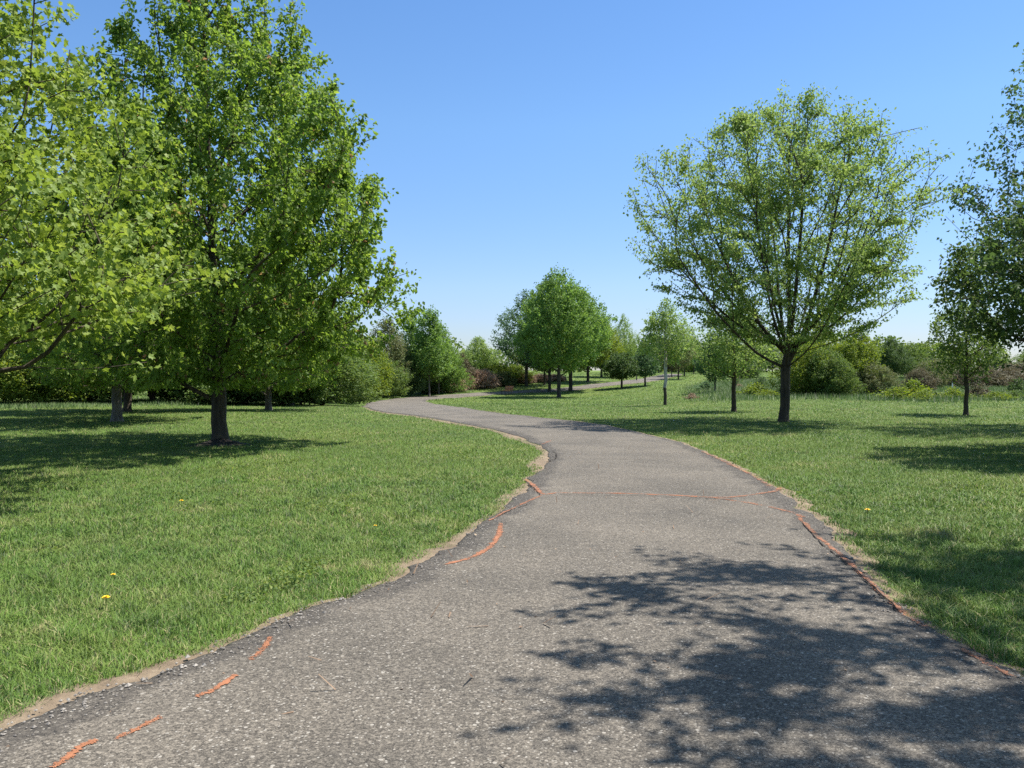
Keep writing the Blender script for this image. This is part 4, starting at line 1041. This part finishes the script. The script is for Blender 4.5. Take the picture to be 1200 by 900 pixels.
# bench
wood = plain_mat('bench_wood', (0.34, 0.14, 0.055), (0.50, 0.225, 0.10), 6, 0.55, 0.3, stretch=(1, 8, 8))
iron = plain_mat('bench_iron', (0.02, 0.02, 0.022), (0.04, 0.04, 0.042), 20, 0.5, 0.1)
bl = at(594, 463.0)
bench = empty('park_bench', bl, math.atan2(0.9, -0.42)+math.pi)   # local +y is the back, local -y the front
fdir = np.array([-0.86, -0.5]); bench.rotation_euler = (0, 0, math.atan2(fdir[1], fdir[0])+math.pi/2)
tag(bench, 'brown slatted wooden park bench beside the far bend of the path', 'bench')
mb = MB()
for k in range(5): mb.box((0, -0.24+0.095*k, 0.44-0.012*k), (1.6, 0.08, 0.035))
mb.build('seat', wood, bench, .006)
mb = MB()
from mathutils import Matrix
tl = Matrix.Rotation(R(-14), 3, 'X')
for k in range(4): mb.box((0, 0.215+0.033*k, 0.53+0.105*k), (1.6, 0.03, 0.088), tl)
mb.build('backrest', wood, bench, .006)
for sx in (-0.68, 0.68):
    mb = MB()
    mb.tube([(sx, -0.25, -0.03), (sx, -0.22, 0.2), (sx, -0.25, 0.41)], .024); mb.tube([(sx, 0.24, -0.03), (sx, 0.16, 0.2), (sx, 0.19, 0.42), (sx, 0.35, 0.92)], .024)
    mb.tube([(sx, -0.25, 0.405), (sx, 0.0, 0.39), (sx, 0.19, 0.375)], .02)
    mb.build('leg_frame', iron, bench)
    mb = MB(); mb.tube([(sx, -0.25, 0.41), (sx, -0.27, 0.62), (sx, -0.2, 0.66), (sx, 0.22, 0.64)], .02); mb.build('armrest', iron, bench)

# thin white stake in the meadow and small white topped post by the far path
white = plain_mat('white_paint', (0.70, 0.70, 0.68), (0.82, 0.82, 0.80), 12, 0.6, 0.1)
grey_w = plain_mat('post_wood', (0.10, 0.08, 0.06), (0.17, 0.14, 0.11), 12, 0.8, 0.3)
q = at(1116, 465); st = empty('marker_stake', q); tag(st, 'thin white marker stake in the meadow weeds left of the small tree', 'stake')
mb = MB(); mb.box((0, 0, 0.42), (0.06, 0.035, 0.98)); mb.build('post', white, st, .004)
mb = MB(); mb.box((0, 0, 0.935), (0.062, 0.037, 0.05)); mb.build('cap', grey_w, st, .003)
q = at(746, 446); st = empty('box_post', q); tag(st, 'small white topped post beyond the far path between the ball crowned trees', 'post')
mb = MB(); mb.box((0, 0, 0.4), (0.12, 0.12, 0.95)); mb.build('post', grey_w, st, .008)
mb = MB(); mb.box((0, 0, 1.0), (0.46, 0.3, 0.26)); mb.box((0, 0, 1.15), (0.52, 0.36, 0.04)); mb.build('box', white, st, .01)

# dandelions in the lawn
ym, nt, out = new_mat('dandelion_petals')
p = N(nt, 'ShaderNodeBsdfPrincipled', i_Roughness=0.6); p.inputs['Base Color'].default_value = (0.80, 0.56, 0.015, 1)
at_ = N(nt, 'ShaderNodeAttribute', attribute_name='tint'); r = ramp(nt, [(0, (0.72, 0.42, 0.01)), (1, (0.85, 0.62, 0.02))]); nt.links.new(at_.outputs['Fac'], r.inputs[0]); nt.links.new(r.outputs[0], p.inputs['Base Color']); nt.links.new(p.outputs[0], out.inputs[0])
def dandelion(px, py, label, s=1.0):
    q = at(px, py); st = empty('dandelion', q, random.random()*6, (s, s, s)); tag(st, label, 'flower', 'dandelions in the lawn')
    mb = MB(); mb.tube([(0, 0, -0.01), (.004, 0, .03), (.002, .002, .062)], .0025, 6); mb.build('stem', L['hedge'], st)
    r2 = np.random.default_rng(int(px)); V = []; F = []
    for ring, (n_, rr, el) in enumerate(((18, .024, .25), (14, .018, .7), (9, .011, 1.15))):
        for k in range(n_):
            a_ = k/n_*6.283+ring*.2; b_ = len(V); w_ = .0032
            o_ = Vector((math.cos(a_), math.sin(a_), 0)); sd = Vector((-math.sin(a_), math.cos(a_), 0))
            t_ = o_*rr*math.cos(el)+Vector((0, 0, rr*math.sin(el)*.8)); z0 = Vector((.002, .002, .061+.002*ring))
            for v_ in (z0-sd*w_*.4, z0+sd*w_*.4, z0+t_+sd*w_, z0+t_-sd*w_): V.append(tuple(v_))
            F.append((b_, b_+1, b_+2, b_+3))
    me = make_mesh('flower_head', np.array(V), [np.array(F)], [ym], {'tint': r2.uniform(0, 1, len(V))}); mesh_obj('flower_head', me, st)
dandelion(125, 714, 'nearest dandelion low in the left lawn, lower left of the picture', 1.15)
dandelion(213, 594, 'dandelion in the left lawn in front of the mulched maple', 1.1)
dandelion(133, 683, 'small dandelion just beyond the nearest one on the left lawn', .8)
dandelion(440, 622, 'dandelion near the path edge on the left lawn', .8)
dandelion(1017, 607, 'dandelion on the right lawn near the shade of the overhanging tree', 1.3)

# ------------------------------------------------------------------ light, sky, camera
sun_az = math.atan2(2.2, 0.85)         # clockwise from +y
sun_el = R(62)
w = bpy.data.worlds.new('World'); sc.world = w; w.use_nodes = True
nt = w.node_tree; nt.nodes.clear()
sky = nt.nodes.new('ShaderNodeTexSky'); sky.sky_type = 'NISHITA'; sky.sun_disc = False
sky.sun_elevation = sun_el; sky.sun_rotation = sun_az
sky.altitude = 0; sky.air_density = 1.0; sky.dust_density = 0.15; sky.ozone_density = 3.0
bg = nt.nodes.new('ShaderNodeBackground'); bg.inputs[1].default_value = 0.083
wo = nt.nodes.new('ShaderNodeOutputWorld')
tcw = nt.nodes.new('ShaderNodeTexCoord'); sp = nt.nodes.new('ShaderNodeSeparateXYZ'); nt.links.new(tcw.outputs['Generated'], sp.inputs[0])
hr = ramp(nt, [(0.0, (0.54, 0.58, 0.76)), (0.10, (0.78, 0.79, 0.94)), (0.28, (0.93, 0.985, 1.05)), (0.48, (0.91, 0.99, 1.10)), (0.72, (2.0, 1.7, 1.35))]); nt.links.new(sp.outputs['Z'], hr.inputs[0])  # sky tint by height; overhead stop brightened and paled to add fill light
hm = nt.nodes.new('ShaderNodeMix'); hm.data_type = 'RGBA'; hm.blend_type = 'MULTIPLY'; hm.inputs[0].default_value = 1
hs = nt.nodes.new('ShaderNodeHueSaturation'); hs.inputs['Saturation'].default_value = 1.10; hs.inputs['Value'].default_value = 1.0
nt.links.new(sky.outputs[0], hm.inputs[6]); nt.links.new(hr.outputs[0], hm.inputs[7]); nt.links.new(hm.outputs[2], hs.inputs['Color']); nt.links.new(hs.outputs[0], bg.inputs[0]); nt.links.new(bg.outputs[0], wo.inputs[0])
ld = bpy.data.lights.new('sun', 'SUN'); ld.energy = 4.6; ld.angle = R(0.53); ld.color = (1.0, 0.955, 0.89)
lo = bpy.data.objects.new('sun', ld); C.objects.link(lo)
sdir = Vector((math.sin(sun_az)*math.cos(sun_el), math.cos(sun_az)*math.cos(sun_el), math.sin(sun_el)))
lo.rotation_euler = sdir.to_track_quat('Z', 'Y').to_euler(); lo.location = (0, 0, 30)

cd = bpy.data.cameras.new('camera'); cd.sensor_width = 36; cd.lens = 36*FPX/1200; cd.clip_start = 0.05; cd.clip_end = 6000
co = bpy.data.objects.new('camera', cd); C.objects.link(co); co.location = (0, 0, CAM_H); co.rotation_euler = (math.pi/2-PITCH, 0, 0)
sc.camera = co
vs = sc.view_settings; vs.view_transform = 'Standard'; vs.look = 'None'; vs.exposure = 1.08; vs.gamma = 1.0; vs.use_curve_mapping = False
cy = sc.cycles
cy.max_bounces = 8; cy.diffuse_bounces = 3; cy.glossy_bounces = 2; cy.transmission_bounces = 4; cy.transparent_max_bounces = 8
cy.use_denoising = False
